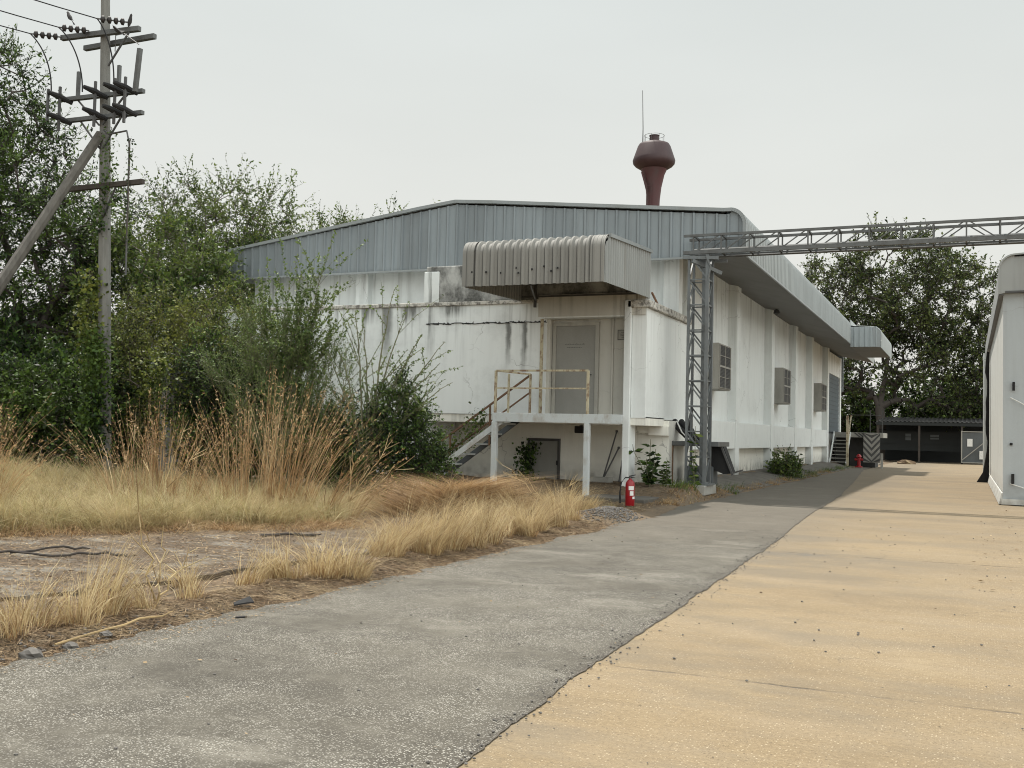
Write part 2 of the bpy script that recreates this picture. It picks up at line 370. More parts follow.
t = newmat('dry_soil'); p = t.pos()
n1 = t.noise(p, .8, 6., .65); n2 = t.noise(p, 9., 6., .7); n3 = t.noise(t.map(p, (35, 35, 35)), 1., 4., .7)
c = t.mix(t.ramp(n1, .35, .65), (.07, .052, .034), (.135, .10, .066))
c = t.mix(t.ramp(n2, .4, .65, 0, .8), c, (.17, .115, .065))
c = t.mix(t.ramp(n3, .5, .75, 0, .8), c, (.24, .18, .115))
c = t.mix(t.ramp(n3, .25, .42, .7, 0), c, (.045, .033, .022))
t.col(c); t.b.inputs['Roughness'].default_value = .95
t.bump(t.math('ADD', n3, t.math('MULTIPLY', n2, 1.5)), .8, .02)
g_ = struct(mesh_obj('ground', np.stack([X.ravel(), Y.ravel(), Z.ravel()], 1), F, t.m, smooth=True, origin=(0, 0, 0), sharp=180))

# sandy concrete yard
t = newmat('sandy_concrete'); p = t.pos(); q = t.xyz(p)
n1 = t.noise(p, .35, 5., .6); n2 = t.noise(t.map(p, (1.2, 9, 1)), 1., 6., .7); n3 = t.noise(p, 120., 4., .8); n4 = t.noise(p, 2.2, 6., .7)
c = t.mix(t.ramp(n1, .3, .7), (.235, .174, .098), (.185, .134, .075))
c = t.mix(t.ramp(n2, .5, .8, 0, .25), c, (.36, .285, .185))
c = t.mix(t.ramp(n4, .5, .8, 0, .55), c, (.27, .22, .15))
c = t.mix(t.ramp(n3, .55, .7, 0, .7), c, (.42, .33, .20))
c = t.mix(t.ramp(n3, .3, .45, .8, 0), c, (.13, .095, .06))
n5 = t.noise(p, 38., 5., .8)
c = t.mix(t.ramp(n5, .52, .66, 0, .55), c, (.355, .27, .158)); c = t.mix(t.ramp(n5, .34, .46, .6, 0), c, (.11, .075, .04))
n6 = t.noise(p, 1.1, 7., .75)
c = t.mix(t.ramp(n6, .52, .68, 0, .45), c, (.165, .125, .078)); c = t.mix(t.ramp(n6, .3, .44, .4, 0), c, (.31, .24, .14))
# slab joints across the yard, wandering a little, and map cracks
wob = t.math('MULTIPLY', t.math('SUBTRACT', t.noise(t.map(p, (1.2, .0, 0)), 1., 5., .7), .5), .14)
yy = t.math('ADD', q[1], wob)
jm = 0.
for y0 in (6.72, 14.55, 23.9, 33.0, 42.2, 51.5):
    d = t.math('ABSOLUTE', t.math('SUBTRACT', yy, y0)); k = t.ramp(d, .005+.0006*y0, .016+.0012*y0, 1, 0)
    jm = t.math('MAXIMUM', jm, k)
jm = t.math('MULTIPLY', jm, t.math('MULTIPLY', t.ramp(t.noise(p, 1.5, 4.), .44, .6, .08, .9), t.ramp(t.noise(p, 14., 3.), .35, .5, .3, 1)))
vc = t.N('ShaderNodeTexVoronoi', {'Vector': t.N('ShaderNodeVectorMath', {0: p, 1: t.N('ShaderNodeVectorMath', {0: t.N('ShaderNodeTexNoise', {'Vector': p, 'Scale': 1.6, 'Detail': 5.}).outputs['Color'], 1: (1., 1., 0)}, operation='MULTIPLY').outputs[0]}, operation='ADD').outputs[0], 'Scale': .3}, feature='DISTANCE_TO_EDGE').outputs[0]
ck = t.math('MULTIPLY', t.ramp(vc, 0, .0022, .75, 0), t.ramp(t.noise(p, .45, 2.), .5, .58))
pits = t.N('ShaderNodeTexVoronoi', {'Vector': p, 'Scale': 4.5}, feature='F1').outputs
pk = t.math('MULTIPLY', t.ramp(pits['Distance'], .04, .07, .8, 0), t.ramp(t.xyz(pits['Color'])[0], .62, .66))
# grey tyre-soiled band near the seam
sx = t.math('MULTIPLY', t.ramp(t.math('ADD', q[0], t.math('MULTIPLY', n4, 1.3)), -2.4, -.9, 1, 0), t.ramp(q[1], 11, 16, 0, .65))
blob = t.math('MULTIPLY', t.ramp(t.math('ADD', t.math('ABSOLUTE', t.math('SUBTRACT', q[1], 14.2)), t.math('MULTIPLY', n6, 4.)), 1.9, 3.2, 1, 0), t.ramp(q[0], -2.0, .3, 1, 0))
stain = t.math('MULTIPLY', t.math('MAXIMUM', sx, blob), t.ramp(n2, .35, .6, .25, 1))
pp = t.noise(t.map(p, (.35, .8, 1)), 1., 6., .7)
c = t.mix(t.ramp(pp, .48, .66, 0, .45), c, (.262, .207, .138)); c = t.mix(t.ramp(pp, .28, .46, .6, 0), c, (.145, .107, .064))
l1 = t.noise(t.map(p, (.8, 22, 1)), 1., 6., .8); c = t.mix(t.ramp(l1, .56, .68, 0, .5), c, (.15, .11, .07)); c = t.mix(t.ramp(l1, .32, .44, .15, 0), c, (.36, .28, .18))
for sc, thr, cc, lo_ in ((34., .26, (.11, .08, .05), .80), (55., .30, (.48, .40, .28), .66), (85., .36, (.12, .085, .05), .6), (16., .13, (.07, .05, .035), .86)):
    v = t.N('ShaderNodeTexVoronoi', {'Vector': p, 'Scale': sc}, feature='F1').outputs
    c = t.mix(t.math('MULTIPLY', t.math('MULTIPLY', t.ramp(v['Distance'], thr-.08, thr, .85, 0), t.ramp(t.xyz(v['Color'])[0], lo_, lo_+.06)), t.ramp(n6, .3, .6, .4, 1.)), c, cc)
br = t.noise(t.map(p, (2.5, 60, 1)), 1., 5., .75)
c = t.mix(t.ramp(br, .5, .72, 0, .4), c, (.20, .15, .095))
c = t.mix(stain, c, (.11, .10, .085))
st1 = t.noise(t.map(p, (.28, .55, 1)), 1., 7., .72); st2 = t.ramp(t.math('ADD', q[0], t.math('MULTIPLY', n4, 1.5)), -1.9, 2.2, 1, .15)
c = t.mix(t.math('MULTIPLY', t.ramp(st1, .47, .62, 0, .75), st2), c, (.135, .112, .082))
c = t.mix(t.math('MULTIPLY', t.ramp(q[1], 12, 22, 0, .35), t.ramp(st1, .3, .55, .3, 1)), c, (.15, .118, .078))
c = t.mix(t.math('MAXIMUM', t.math('MAXIMUM', jm, ck), pk), c, (.07, .055, .04))
t.col(c); t.b.inputs['Roughness'].default_value = .9
t.bump(t.math('SUBTRACT', n3, t.math('MULTIPLY', jm, 3.)), .5, .006)
mb = MB(); mb.add([(-5.0, -20, 0), (30, -20, 0), (30, 92, 0), (-5.0, 92, 0)], [(0, 1, 2, 3)])
struct(mb.build('concrete_yard', t.m, origin=(0, 0, 0)))

# grey aggregate drive: ragged left edge on soil, worn seam against the sandy concrete
t = newmat('exposed_aggregate'); p = t.pos(); q = t.xyz(p)
n1 = t.noise(p, .42, 7., .7); n2 = t.noise(p, 2.4, 7., .75); n3 = t.noise(p, 90., 3., .7)
c = t.mix(t.ramp(n1, .32, .68), (.042, .036, .027), (.105, .094, .073))
c = t.mix(t.ramp(n2, .45, .75, 0, .6), c, (.165, .15, .122))
c = t.mix(t.ramp(n2, .25, .42, .5, 0), c, (.055, .049, .041))
fp = t.noise(t.map(p, (.5, .9, 1)), 1., 5., .7)
c = t.mix(t.ramp(fp, .55, .68, 0, .75), c, (.185, .17, .14))
c = t.mix(t.ramp(t.noise(t.map(p, (8, 1.2, 1)), 1., 6., .75), .55, .75, 0, .4), c, (.05, .043, .033))
far = t.math('MULTIPLY', t.ramp(t.math('ADD', q[1], t.math('MULTIPLY', n1, 6.)), 16.5, 21, 0, .75), t.ramp(n2, .3, .7, .7, 1))
gm = t.N('ShaderNodeAttribute', attribute_name='grime').outputs['Fac']
c = t.mix(t.math('MULTIPLY', t.math('POWER', gm, 1.5), t.ramp(t.noise(p, 5., 5., .7), .3, .6, .3, .95)), c, (.05, .042, .032))
c = t.mix(far, c, (.115, .098, .076))
mxp = t.noise(p, .8, 6., .7)
for sc, thr, cc in ((52., .36, (.26, .245, .21)), (90., .42, (.36, .34, .30)), (70., .38, (.035, .032, .026)), (38., .22, (.36, .345, .31))):
    v = t.N('ShaderNodeTexVoronoi', {'Vector': p, 'Scale': sc, 'Randomness': 1.}, feature='F1').outputs
    k = t.math('MULTIPLY', t.ramp(v['Distance'], thr-.1, thr+.02, 1, 0), t.ramp(t.xyz(v['Color'])[0], .5, .6))
    k = t.math('MULTIPLY', k, t.math('MULTIPLY', t.ramp(mxp, .38, .58, .12, 1.), t.ramp(q[1], 10, 18, 1, .15)))
    c = t.mix(k, c, cc)
vc = t.N('ShaderNodeTexVoronoi', {'Vector': t.N('ShaderNodeVectorMath', {0: p, 1: t.N('ShaderNodeVectorMath', {0: t.N('ShaderNodeTexNoise', {'Vector': p, 'Scale': 1.8, 'Detail': 5.}).outputs['Color'], 1: (1.1, 1.1, 0)}, operation='MULTIPLY').outputs[0]}, operation='ADD').outputs[0], 'Scale': .35}, feature='DISTANCE_TO_EDGE').outputs[0]
c = t.mix(t.math('MULTIPLY', t.ramp(vc, 0, .003, .7, 0), t.ramp(t.noise(p, .4, 2.), .48, .56)), c, (.045, .04, .035))
t.col(c); t.b.inputs['Roughness'].default_value = .9
t.bump(n3, .7, .008)
def seam_x(y):
    return float(np.interp(y, [2, 4.3, 6, 9.3, 12.7, 14.6, 17, 20.5, 29.4, 44, 57, 75], [-2.08, -2.15, -2.26, -2.38, -2.5, -2.58, -2.68, -2.9, -3.2, -4.1, -5.0, -5.4]))
def rag(y, s_, a): return a*(float(vnoise(y*1.1, 3.1, s_))-.5)*2+a*.6*(float(vnoise(y*4.3, 7.7, s_))-.5)*2+a*.4*(float(vnoise(y*13, 1.7, s_))-.5)*2+a*.25*(float(vnoise(y*41, 5.7, s_))-.5)*2
yl = list(np.arange(-6, 30, .03))+list(np.arange(30, 78, .5))
vs = []; fs = []
for i, y in enumerate(yl):
    xl = -5.48+rag(y, 5, .10)-sst(20, 24, y)*.75; xr = seam_x(y)+rag(y, 6, .022)
    for k in range(5): vs.append((xl+(xr-xl)*(0, .06, .5, .93, 1)[k], y, .006 if k not in (0, 4) else .004))
    if i:
        for k in range(4): a = (i-1)*5+k; fs.append((a, a+1, a+6, a+5))
dv = struct(mesh_obj('driveway', vs, fs, t.m, origin=(0, 0, 0)))
at_ = dv.data.attributes.new('grime', 'FLOAT', 'POINT'); at_.data.foreach_set('value', [(.8, .0, 0., .0, 1.)[i % 5] for i in range(len(vs))])
crackm = paint('crack_dirt', (.07, .06, .05), (.14, .12, .095), .95, 9., streak=1.)
vs = []; fs = []
for i, y in enumerate([a for a in yl if a < 40]):
    w = (.0015+.0075*abs(rag(y, 9, 1.))) ; xr = seam_x(y)+rag(y, 6, .022)
    vs += [(xr-w, y, .0095), (xr+w*.6, y, .0085)]
    if i: a = 2*i-2; fs.append((a, a+1, a+3, a+2))
struct(mesh_obj('seam_crack', vs, fs, crackm, origin=(0, 0, 0)))

# old broken slab in the weeds on the left
vs = []; fs = []
t = newmat('old_slab'); p = t.pos()
n1 = t.noise(p, 1.2, 6., .7); n2 = t.noise(p, 14., 5., .7)
c = t.mix(t.ramp(n1, .35, .65), (.105, .093, .076), (.215, .195, .163))
c = t.mix(t.ramp(n2, .5, .7, 0, .6), c, (.13, .11, .085))
brk = t.ramp(t.noise(t.map(p, (.9, 2.4, 1)), 1., 6., .7), .40, .50, 0, .95)
c = t.mix(brk, c, (.085, .06, .038))
t.col(c); t.b.inputs['Roughness'].default_value = .95; t.bump(n2, .6, .015)
sl = [(-11.5, 6.4), (-10.6, 9.1), (-9.5, 10.6), (-8.6, 11.7), (-7.6, 13.3), (-6.5, 14.0), (-6.35, 11.8), (-6.5, 10.4), (-6.7, 8.8), (-6.75, 7.6), (-7.2, 6.2), (-8.4, 4.6), (-12, 4.4)]
sl2 = []
for i in range(len(sl)):
    a, b = np.array(sl[i]), np.array(sl[(i+1) % len(sl)])
    for k in range(8): q_ = a+(b-a)*k/8; sl2.append((q_[0]+.14*(random.random()-.5), q_[1]+.14*(random.random()-.5)))
mb = MB(); mb.prism([(a, b, -.04) for a, b in sl2], (0, 0, .135))
struct(mb.build('old_slab', t.m, origin=(0, 0, 0)))

# ------------------------------------------------------------------ main warehouse
GY = 26.3; APX, APZ = -13.5, 8.14
def roofz(x):
    if x < APX: return 7.14+(APZ-7.14)*(x+21.5)/(APX+21.5)
    return APZ-(APZ-7.36)*(x-APX)/(-5.6-APX)
wh = thing('warehouse', 'long white warehouse with blue grey metal gable and pillared side wall under deep eave', 'warehouse', (-13.5, 47, .3))
mb = MB()
mb.box(-21.0, -7.42, 27.2, 66, -.1, 6.85)
mb.box(-7.42, -7.4, 27.3, 59.9, .1, 6.9)
mb.prism([(-21, 27.6, 6.8), (-7.42, 27.6, 6.8), (-7.42, 27.6, 7.2), (APX, 27.6, 7.9), (-21, 27.6, 7.0)], (0, 38.3, 0))
mb.build('wall', 'wall', wh)
pil = [28.45, 35.0, 41.8, 48.0, 53.3, 59.6]
for i, y in enumerate(pil):
    mb = MB(); mb.box(-7.7, -7.1, y-.12 if i == 0 else y-.3, y+.3, .0, 6.82); mb.build('pillar', 'wall', wh, bevel=.012)
for x in (-17.0, -12.2, -20.8):
    MB().box(x-.22, x+.22, 26.95, 27.22, 4.0, 6.77).build('pillar', 'wall', wh, bevel=.012)
MB().box(-7.52, -7.075, 26.95, 27.3, 1.9, 6.72).build('pillar', 'wall', wh, bevel=.012)
for a, b in zip(pil[:-1], pil[1:]):
    MB().box(-7.45, -7.13, a+.302, b-.302, 1.17, 2.06).build('plinth_band', 'wall', wh, bevel=.012)
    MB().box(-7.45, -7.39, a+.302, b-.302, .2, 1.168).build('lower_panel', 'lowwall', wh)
# gable cladding
mb = MB(); prof = ribs(16.0, .30, .05, .16, .06)
corr(mb, lambda s_: [(-21.5+s_, GY, 6.2), (-21.5+s_, GY, roofz(-21.5+s_)-.1)], (1, 0, 0), prof, -1)
for i in range(len(mb.v)): pass
mb.build('gable_cladding', 'gable', wh)
MB().box(-21.5, -5.35, GY+.02, GY+.06, 6.17, 6.2).bar((-21.5, GY-.03, 6.18), (-5.3, GY-.03, 6.18), .06, .05).build('drip_trim', 'trim', wh)
# end strip with the rounded shoulder
sh = [(-5.5, 6.2)]+[(-5.26, 6.2)]+arc(-5.62, 6.98, .38, 0, 80, 8)+[(-5.62, roofz(-5.62)-.1), (-5.9, roofz(-5.9)-.1), (-5.9, 6.2)]
MB().prism([(a, GY-.005, b) for a, b in sh], (0, .05, 0)).build('gable_shoulder', 'gable', wh)
# barge trim follows the roof line and turns down at the shoulder
bp = [(-21.55, roofz(-21.5)-.06), (APX-1.2, roofz(APX-1.2)), (APX, APZ-.02), (APX+1.2, roofz(APX+1.2)), (-5.75, roofz(-5.75))]+arc(-5.62, 6.98, .40, 78, 0, 8)+[(-5.22, 6.2)]
mb = MB()
for a, b in zip(bp[:-1], bp[1:]):
    mb.bar((a[0], GY-.03, a[1]), (b[0], GY-.03, b[1]), .13, .09, upv=(0, 0, 1) if abs(b[0]-a[0]) > .03 else (1, 0, 0))
mb.build('barge_trim', 'trim', wh, smooth=True)
MB().bar((-21.5, GY-.05, 6.2), (-21.5, GY-.05, 7.1), .1, .06, upv=(0, 1, 0)).build('barge_trim', 'trim', wh)
# roof
prof = ribs(66.2-GY, .25, .035, .25, .1, GY)
mb = MB(); corr(mb, lambda s_: [(APX, s_, APZ-.02), (-5.75, s_, roofz(-5.75))], (0, 1, 0), prof, 1)
corr(mb, lambda s_: [(APX, s_, APZ-.02), (-21.5, s_, roofz(-21.5))], (0, 1, 0), prof, -1)
mb.build('roof', 'roof', wh)
MB().box(-21.5, -7.0, 66.0, 66.15, 4.5, 7.1).build('gable_cladding', 'gable', wh)
# side fascia: rounded eave running back to the porch
prof = ribs(52.0-GY-.05, .25, .03, .25, .1, GY+.05)
mb = MB(); corr(mb, lambda s_: [(-5.2, s_, 6.2), (-5.2, s_, 6.98)]+[(a, s_, b) for a, b in arc(-5.6, 6.98, .4, 5, 82, 7)]+[(-5.8, s_, roofz(-5.8)+.02)], (0, 1, 0), prof, -1)
mb.build('side_fascia', 'fascia', wh, smooth=True, sharp=30)
MB().box(-5.24, -5.2, 52.05, 66, 6.2, 7.35).build('side_fascia', 'fascia', wh)
mb = MB(); mb.bar((-5.19, GY, 6.19), (-5.19, 52, 6.19), .05, .05); mb.build('drip_trim', 'trim', wh)
mb = MB(); corr(mb, lambda s_: [(-21.52, s_, 6.2), (-21.52, s_, 7.12)], (0, 1, 0), ribs(66.0-GY, .25, .03, .25, .1, GY), 1); mb.build('side_fascia', 'fascia', wh)
# soffit, sloping up to the wall
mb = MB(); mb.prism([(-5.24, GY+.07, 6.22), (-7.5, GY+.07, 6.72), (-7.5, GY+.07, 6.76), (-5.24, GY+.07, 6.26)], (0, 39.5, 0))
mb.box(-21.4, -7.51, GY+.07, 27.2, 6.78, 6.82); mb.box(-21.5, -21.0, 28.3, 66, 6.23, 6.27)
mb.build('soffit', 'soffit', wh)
# porch at the far end
mb = MB()
pf = lambda s_: [(s_, 52.0, 6.03), (s_, 52.0, 7.0)]
corr(mb, pf, (1, 0, 0), [(a-5.2, b) for a, b in ribs(1.2, .25, .035, .25, .1)], -1)
mb.build('porch_fascia', 'gable_r', wh)
mb = MB(); corr(mb, lambda s_: [(-3.8, s_, 5.98), (-3.8, s_, 6.6)]+[(a, s_, b) for a, b in arc(-4.2, 6.6, .40, 5, 85, 7)]+[(-5.2, s_, 7.06)], (0, 1, 0), ribs(7, .25, .03, .25, .1, 52.0), -1)
mb.build('porch_roof', 'fascia', wh, smooth=True, sharp=30)
MB().prism([(-4.05, 51.99, 6.03)]+[(-3.82, 51.99, 6.0)]+[(a, 51.99, b) for a, b in arc(-4.2, 6.6, .39, 0, 85, 6)]+[(-4.2, 51.99, 6.9)], (0, .04, 0)).build('porch_end_trim', 'trim', wh)
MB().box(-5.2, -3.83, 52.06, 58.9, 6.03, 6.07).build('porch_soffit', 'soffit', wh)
# far loading bay door and wall end
mb = MB(); mb.box(-7.4, -7.14, 59.92, 65.6, 5.3, 6.5); mb.box(-7.4, -7.1, 65.3, 65.9, .2, 6.5); mb.build('bay_wall', 'wall', wh)
mb = MB(); mb.box(-7.4, -7.2, 59.92, 65.3, 2.0, 5.3)
for k in range(13): mb.box(-7.2, -7.18, 59.95, 65.28, 2.05+k*.25, 2.2+k*.25)
mb.build('bay_door', 'bluedoor', wh)
# louvred window boxes
wb = []
for y0, y1, z0, z1 in ((31.05, 32.7, 3.0, 4.4), (43.0, 44.75, 2.98, 4.44), (55.0, 56.9, 3.02, 4.44)):
    mb = MB(); mb.box(-7.42, -6.9, y0, y1, z0, z1)
    b = mb.build('window_box', 'boxgrey', wh, bevel=.01)
    mb = MB(); x = -6.895
    mb.box(x-.004, x, y0+.04, y1-.04, z0+.05, z1-.05)
    g = mb.build('grille', 'grille', b)
    mb = MB()
    for k in range(3): yy_ = y0+.05+(y1-y0-.1)*k/2; mb.box(x, x+.03, yy_-.018, yy_+.018, z0+.03, z1-.03)
    for k in range(5):
        zz_ = z0+.05+(z1-z0-.1)*k/4; w_ = .028 if k == 2 else .008
        mb.box(x+.001, x+.035, y0+.03, y1-.03, zz_-w_, zz_+w_)
    mb.build('grille_frame', 'boxgrey', b)
    mb = MB()
    for k in range(30): zz_ = z0+.09+(z1-z0-.18)*k/29; mb.prism([(x, y0+.06, zz_), (x+.018, y0+.06, zz_-.02), (x+.018, y0+.06, zz_-.014), (x, y0+.06, zz_+.006)], (0, y1-y0-.12, 0))
    mb.build('slats', 'steel', b)
# lamp under the eave
mb = MB(); mb.lathe((-6.85, 40.9, 6.42), [(.02, .25), (.03, .16), (.10, .12), (.13, .0), (.05, -.06), (.01, -.08)], 14); mb.build('eave_lamp', 'steel', wh, smooth=True)

# ------------------------------------------------------------------ loading annex
AX = thing('annex_building', 'stained white flat roofed annex with a sheet metal canopy over its raised door', 'annex', (-11.5, 26, .3))
mb = MB()
# upper storey solid behind, front skin in pieces round the recess (x -9.75..-7.45)
mb.box(-22.5, -9.75, 23.98, 28.2, 1.99, 4.8)
mb.box(-9.75, -7.45, 24.45, 28.2, 1.98, 4.8)
mb.box(-9.75, -7.45, 23.98, 24.45, 4.42, 4.8)
mb.build('upper_wall', 'annexwall', AX)
MB().box(-7.45, -7.08, 24.0, 28.0, 1.95, 4.62).build('side_wall', 'wall', AX, bevel=.01)
MB().box(-7.62, -7.455, 23.9, 24.44, .28, 4.8).build('column', 'wall', AX, bevel=.01)
# recess lining: frames, steps
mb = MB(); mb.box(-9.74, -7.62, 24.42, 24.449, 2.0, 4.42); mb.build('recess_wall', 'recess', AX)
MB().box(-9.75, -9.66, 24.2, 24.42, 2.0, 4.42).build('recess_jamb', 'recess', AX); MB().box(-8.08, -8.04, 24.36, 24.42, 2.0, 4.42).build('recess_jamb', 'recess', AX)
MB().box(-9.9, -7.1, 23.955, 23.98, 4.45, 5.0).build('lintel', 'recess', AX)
dr = MB(); dr.box(-9.55, -8.5, 24.36, 24.40, 2.02, 4.25); dr = dr.build('door', 'door', AX, bevel=.006)
mb = MB(); mb.box(-9.64, -9.55, 24.33, 24.42, 2.0, 4.34); mb.box(-8.5, -8.41, 24.33, 24.42, 2.0, 4.34); mb.box(-9.55, -8.5, 24.33, 24.42, 4.25, 4.34); mb.build('door_frame', 'frame', dr)
mb = MB(); mb.tube([(-8.6, 24.36, 3.02), (-8.6, 24.31, 3.02), (-8.7, 24.31, 3.02)], .012, 6); mb.build('door_handle', 'steel', dr)
mb = MB()   # faded lettering, two illegible lines
random.seed(3)
for zz_, n_ in ((3.78, 12), (3.7, 9)):
    for k in range(n_):
        x = -9.05+(k-n_/2)*.045; h_ = random.choice((.022, .03)); mb.box(x, x+.028, 24.356, 24.3595, zz_, zz_+h_*.45)
        if k % 2: mb.box(x, x+.007, 24.356, 24.3595, zz_, zz_+h_)
mb.build('faded_lettering', 'steel', dr)
sg = MB().box(-7.93, -7.68, 24.405, 24.42, 3.9, 4.12).build('wall_sign', 'frame', AX)
mb = MB(); mb.box(-7.945, -7.93, 24.40, 24.42, 3.885, 4.135); mb.box(-7.68, -7.665, 24.40, 24.42, 3.885, 4.135); mb.box(-7.93, -7.68, 24.40, 24.42, 4.12, 4.135); mb.box(-7.93, -7.68, 24.40, 24.42, 3.885, 3.9); mb.build('sign_border', 'steel', sg)
mb = MB()
for zz_, a, b in ((4.06, -7.86, -7.75), (4.02, -7.88, -7.73), (3.98, -7.87, -7.74), (3.94, -7.84, -7.77)):
    x = a
    while x < b: mb.box(x, x+.008+.008*random.random(), 24.401, 24.405, zz_, zz_+.018); x += .021
mb.build('sign_lettering', 'steel', sg)
# copings, parapet, cable groove
mb = MB(); mb.box(-7.55, -6.98, 23.9, 28.0, 4.62, 4.80); mb.build('coping', 'coping', AX, bevel=.02)
mb = MB(); mb.box(-22.5, -9.9, 23.93, 24.2, 4.8, 4.9); mb.build('coping', 'coping', AX, bevel=.015)
mb = MB(); mb.box(-13.15, -10.5, 23.99, 24.25, 4.9, 5.86); mb.box(-10.5, -7.1, 24.0, 24.3, 4.8, 5.72)
mb.build('parapet', 'parapet', AX, bevel=.03)
MB().box(-13.2, -12.75, 23.97, 24.3, 4.9, 5.72).build('parapet_pier', 'annexwall', AX, bevel=.02)
random.seed(5); pts = []
x = -13.1
while x < -9.75: pts.append((x, 23.965, 4.33+.02*random.uniform(-1, 1)+.0*x)); x += random.uniform(.08, .25)
MB().tube(pts, .011, 5).build('wall_cable', 'black', AX)
mb = MB()
for k in range(26):
    x = random.uniform(-13.1, -9.8); mb.prism([(x, 23.97, 4.32), (x+random.uniform(.04, .16), 23.97, 4.3), (x+random.uniform(.03, .1), 23.97, 4.32+random.uniform(.03, .06))], (0, .008, 0))
mb.build('broken_render', 'steel', AX)
# thin joint trims on the white wall
mb = MB(); mb.box(-9.83, -9.75, 23.95, 23.975, 2.0, 4.4); mb.build('edge_trim', 'rustpaint', AX)
# lower storey set back under the overhang
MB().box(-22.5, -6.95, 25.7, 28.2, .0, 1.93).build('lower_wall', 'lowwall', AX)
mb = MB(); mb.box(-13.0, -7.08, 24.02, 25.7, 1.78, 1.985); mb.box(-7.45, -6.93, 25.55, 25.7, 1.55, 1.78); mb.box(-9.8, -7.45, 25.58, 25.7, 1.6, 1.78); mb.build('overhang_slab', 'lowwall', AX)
mb = MB(); mb.box(-22.5, -13.0, 23.985, 25.6, .1, 2.0); mb.build('lower_wall', 'annexwall', AX)
mb = MB(); mb.box(-10.75, -9.95, 25.64, 25.69, .15, 1.33); ld = mb.build('lower_door', 'door', AX)
mb = MB(); mb.box(-10.81, -10.75, 25.62, 25.70, .1, 1.4); mb.box(-9.95, -9.89, 25.62, 25.70, .1, 1.4); mb.box(-10.75, -9.95, 25.62, 25.70, 1.33, 1.4); mb.build('door_frame', 'steel', ld)
MB().box(-9.97, -9.93, 25.6, 25.64, .7, .82).build('door_handle', 'black', ld)
# canopy
CX0, CX1, CF, CB = -10.36, -7.06, 20.68, 24.15
def czb(y): return 4.77+.09*(y-CF)/(CB-CF)
mb = MB(); prof = []
for a, b in ribs(CX1-CX0, .186, .06, .22, .18, CX0): prof.append((a, b))
def path(s_, d=0.): return [(s_, CF-d, 4.77), (s_, CF-d, 5.50)]+[(s_, CF+.27-(.27+d)*math.cos(R(a)), 5.50+(.27+d)*math.sin(R(a))) for a in (10, 24, 38, 52, 66, 80)]+[(s_, 21.5, 5.80+d), (s_, CB, 5.96+d)]
corr(mb, path, (1, 0, 0), prof, -1)
cp = mb.build('canopy', 'canopy', AX, smooth=True, sharp=25)
for x0, x1 in ((CX0-.03, CX0+.25), (CX1-.30, CX1+.01)):
    mb = MB(); P = path(0, .052)
    for _, yy_, zz_ in P: mb.v += [(x0, yy_, zz_), (x1, yy_, zz_)]
    for i in range(len(P)-1): a = 2*i; mb.f.append((a, a+1, a+3, a+2))
    mb.build('canopy_end_flashing', 'canopy', cp, smooth=True, sharp=28)
for sx_, nm in ((CX1, 1), (CX0, -1)):
    mb = MB()
    def sp(s_):
        top = 5.50+(.29*math.sin(R(min(90, (s_-CF)/.28*90))) if s_ < CF+.28 else .29+(s_-CF-.28)*.055)
        return [(sx_, s_, czb(s_)), (sx_, s_, top)]
    corr(mb, sp, (0, 1, 0), ribs(CB-CF-.02, .16, .028, .3, .12, CF+.02), -nm)
    mb.build('canopy_side_sheet', 'canopy_s', cp)
mb = MB(); mb.bar((CX1+.03, CF+.25, 5.81), (CX1+.03, CB, 6.0), .06, .08); mb.build('canopy_edge_flashing', 'trim', cp)
mb = MB()   # frame under the canopy
mb.bar((CX0+.05, CF+.08, 4.82), (CX1-.06, CF+.08, 4.82), .04); mb.bar((CX0+.05, 23.85, 4.95), (CX1-.06, 23.85, 4.95), .04)
for x in (CX0+.1, -9.3, -8.2, CX1-.08): mb.bar((x, CF+.08, 5.5), (x, 23.9, 5.62), .05); mb.bar((x, CF+.08, 4.82), (x, CF+.08, 5.5), .035)
mb.bar((-9.95, 23.85, 4.68), (-9.95, 23.85, 5.6), .06); mb.bar((-9.95, 23.9, 4.85), (-9.0, 21.3, 4.86), .035)
mb.build('canopy_frame', 'steel', cp)
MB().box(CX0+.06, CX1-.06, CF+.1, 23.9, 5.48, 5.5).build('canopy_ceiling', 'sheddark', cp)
mb = MB(); random.seed(9)
for x in (-10.15, -9.8, -9.45, -9.08, -9.02, -8.7, -8.42, -8.25, -8.1): z_ = 5.06+random.uniform(-.03, .1); mb.box(x-.018, x+.018, CF-.055, CF-.04, z_-.02, z_+.02)
mb.build('bolt_marks', 'black', cp)
mb = MB(); mb.bar((-7.02, 24.17, 5.0), (-7.0, 24.6, 4.78), .04); mb.build('canopy_strut', 'rust', cp)

# ------------------------------------------------------------------ steel landing and stair
ST = thing('steel_stair', 'pale painted steel landing and stair on rusty posts in front of the raised grey door', 'stairs', (-9, 23.3, .1))
mb = MB(); mb.box(-10.5, -7.64, 22.75, 23.92, 1.965, 2.0); mb.build('landing_deck', 'steel', ST)
mb = MB(); mb.box(-10.52, -7.25, 22.70, 22.76, 1.79, 2.005); mb.box(-10.52, -10.46, 22.76, 23.92, 1.79, 2.0); mb.build('edge_beam', 'plat', ST, bevel=.006)
mb = MB()
for x in (-9.6, -8.7): mb.box(x-.03, x+.03, 22.76, 23.9, 1.84, 1.96)
mb.build('joist', 'plat', ST)
for x in (-10.46, -8.1): MB().bar((x, 22.74, gh(x, 22.74)-.05), (x, 22.74, 1.79), .13, .13).build('post', 'plat', ST, bevel=.008)
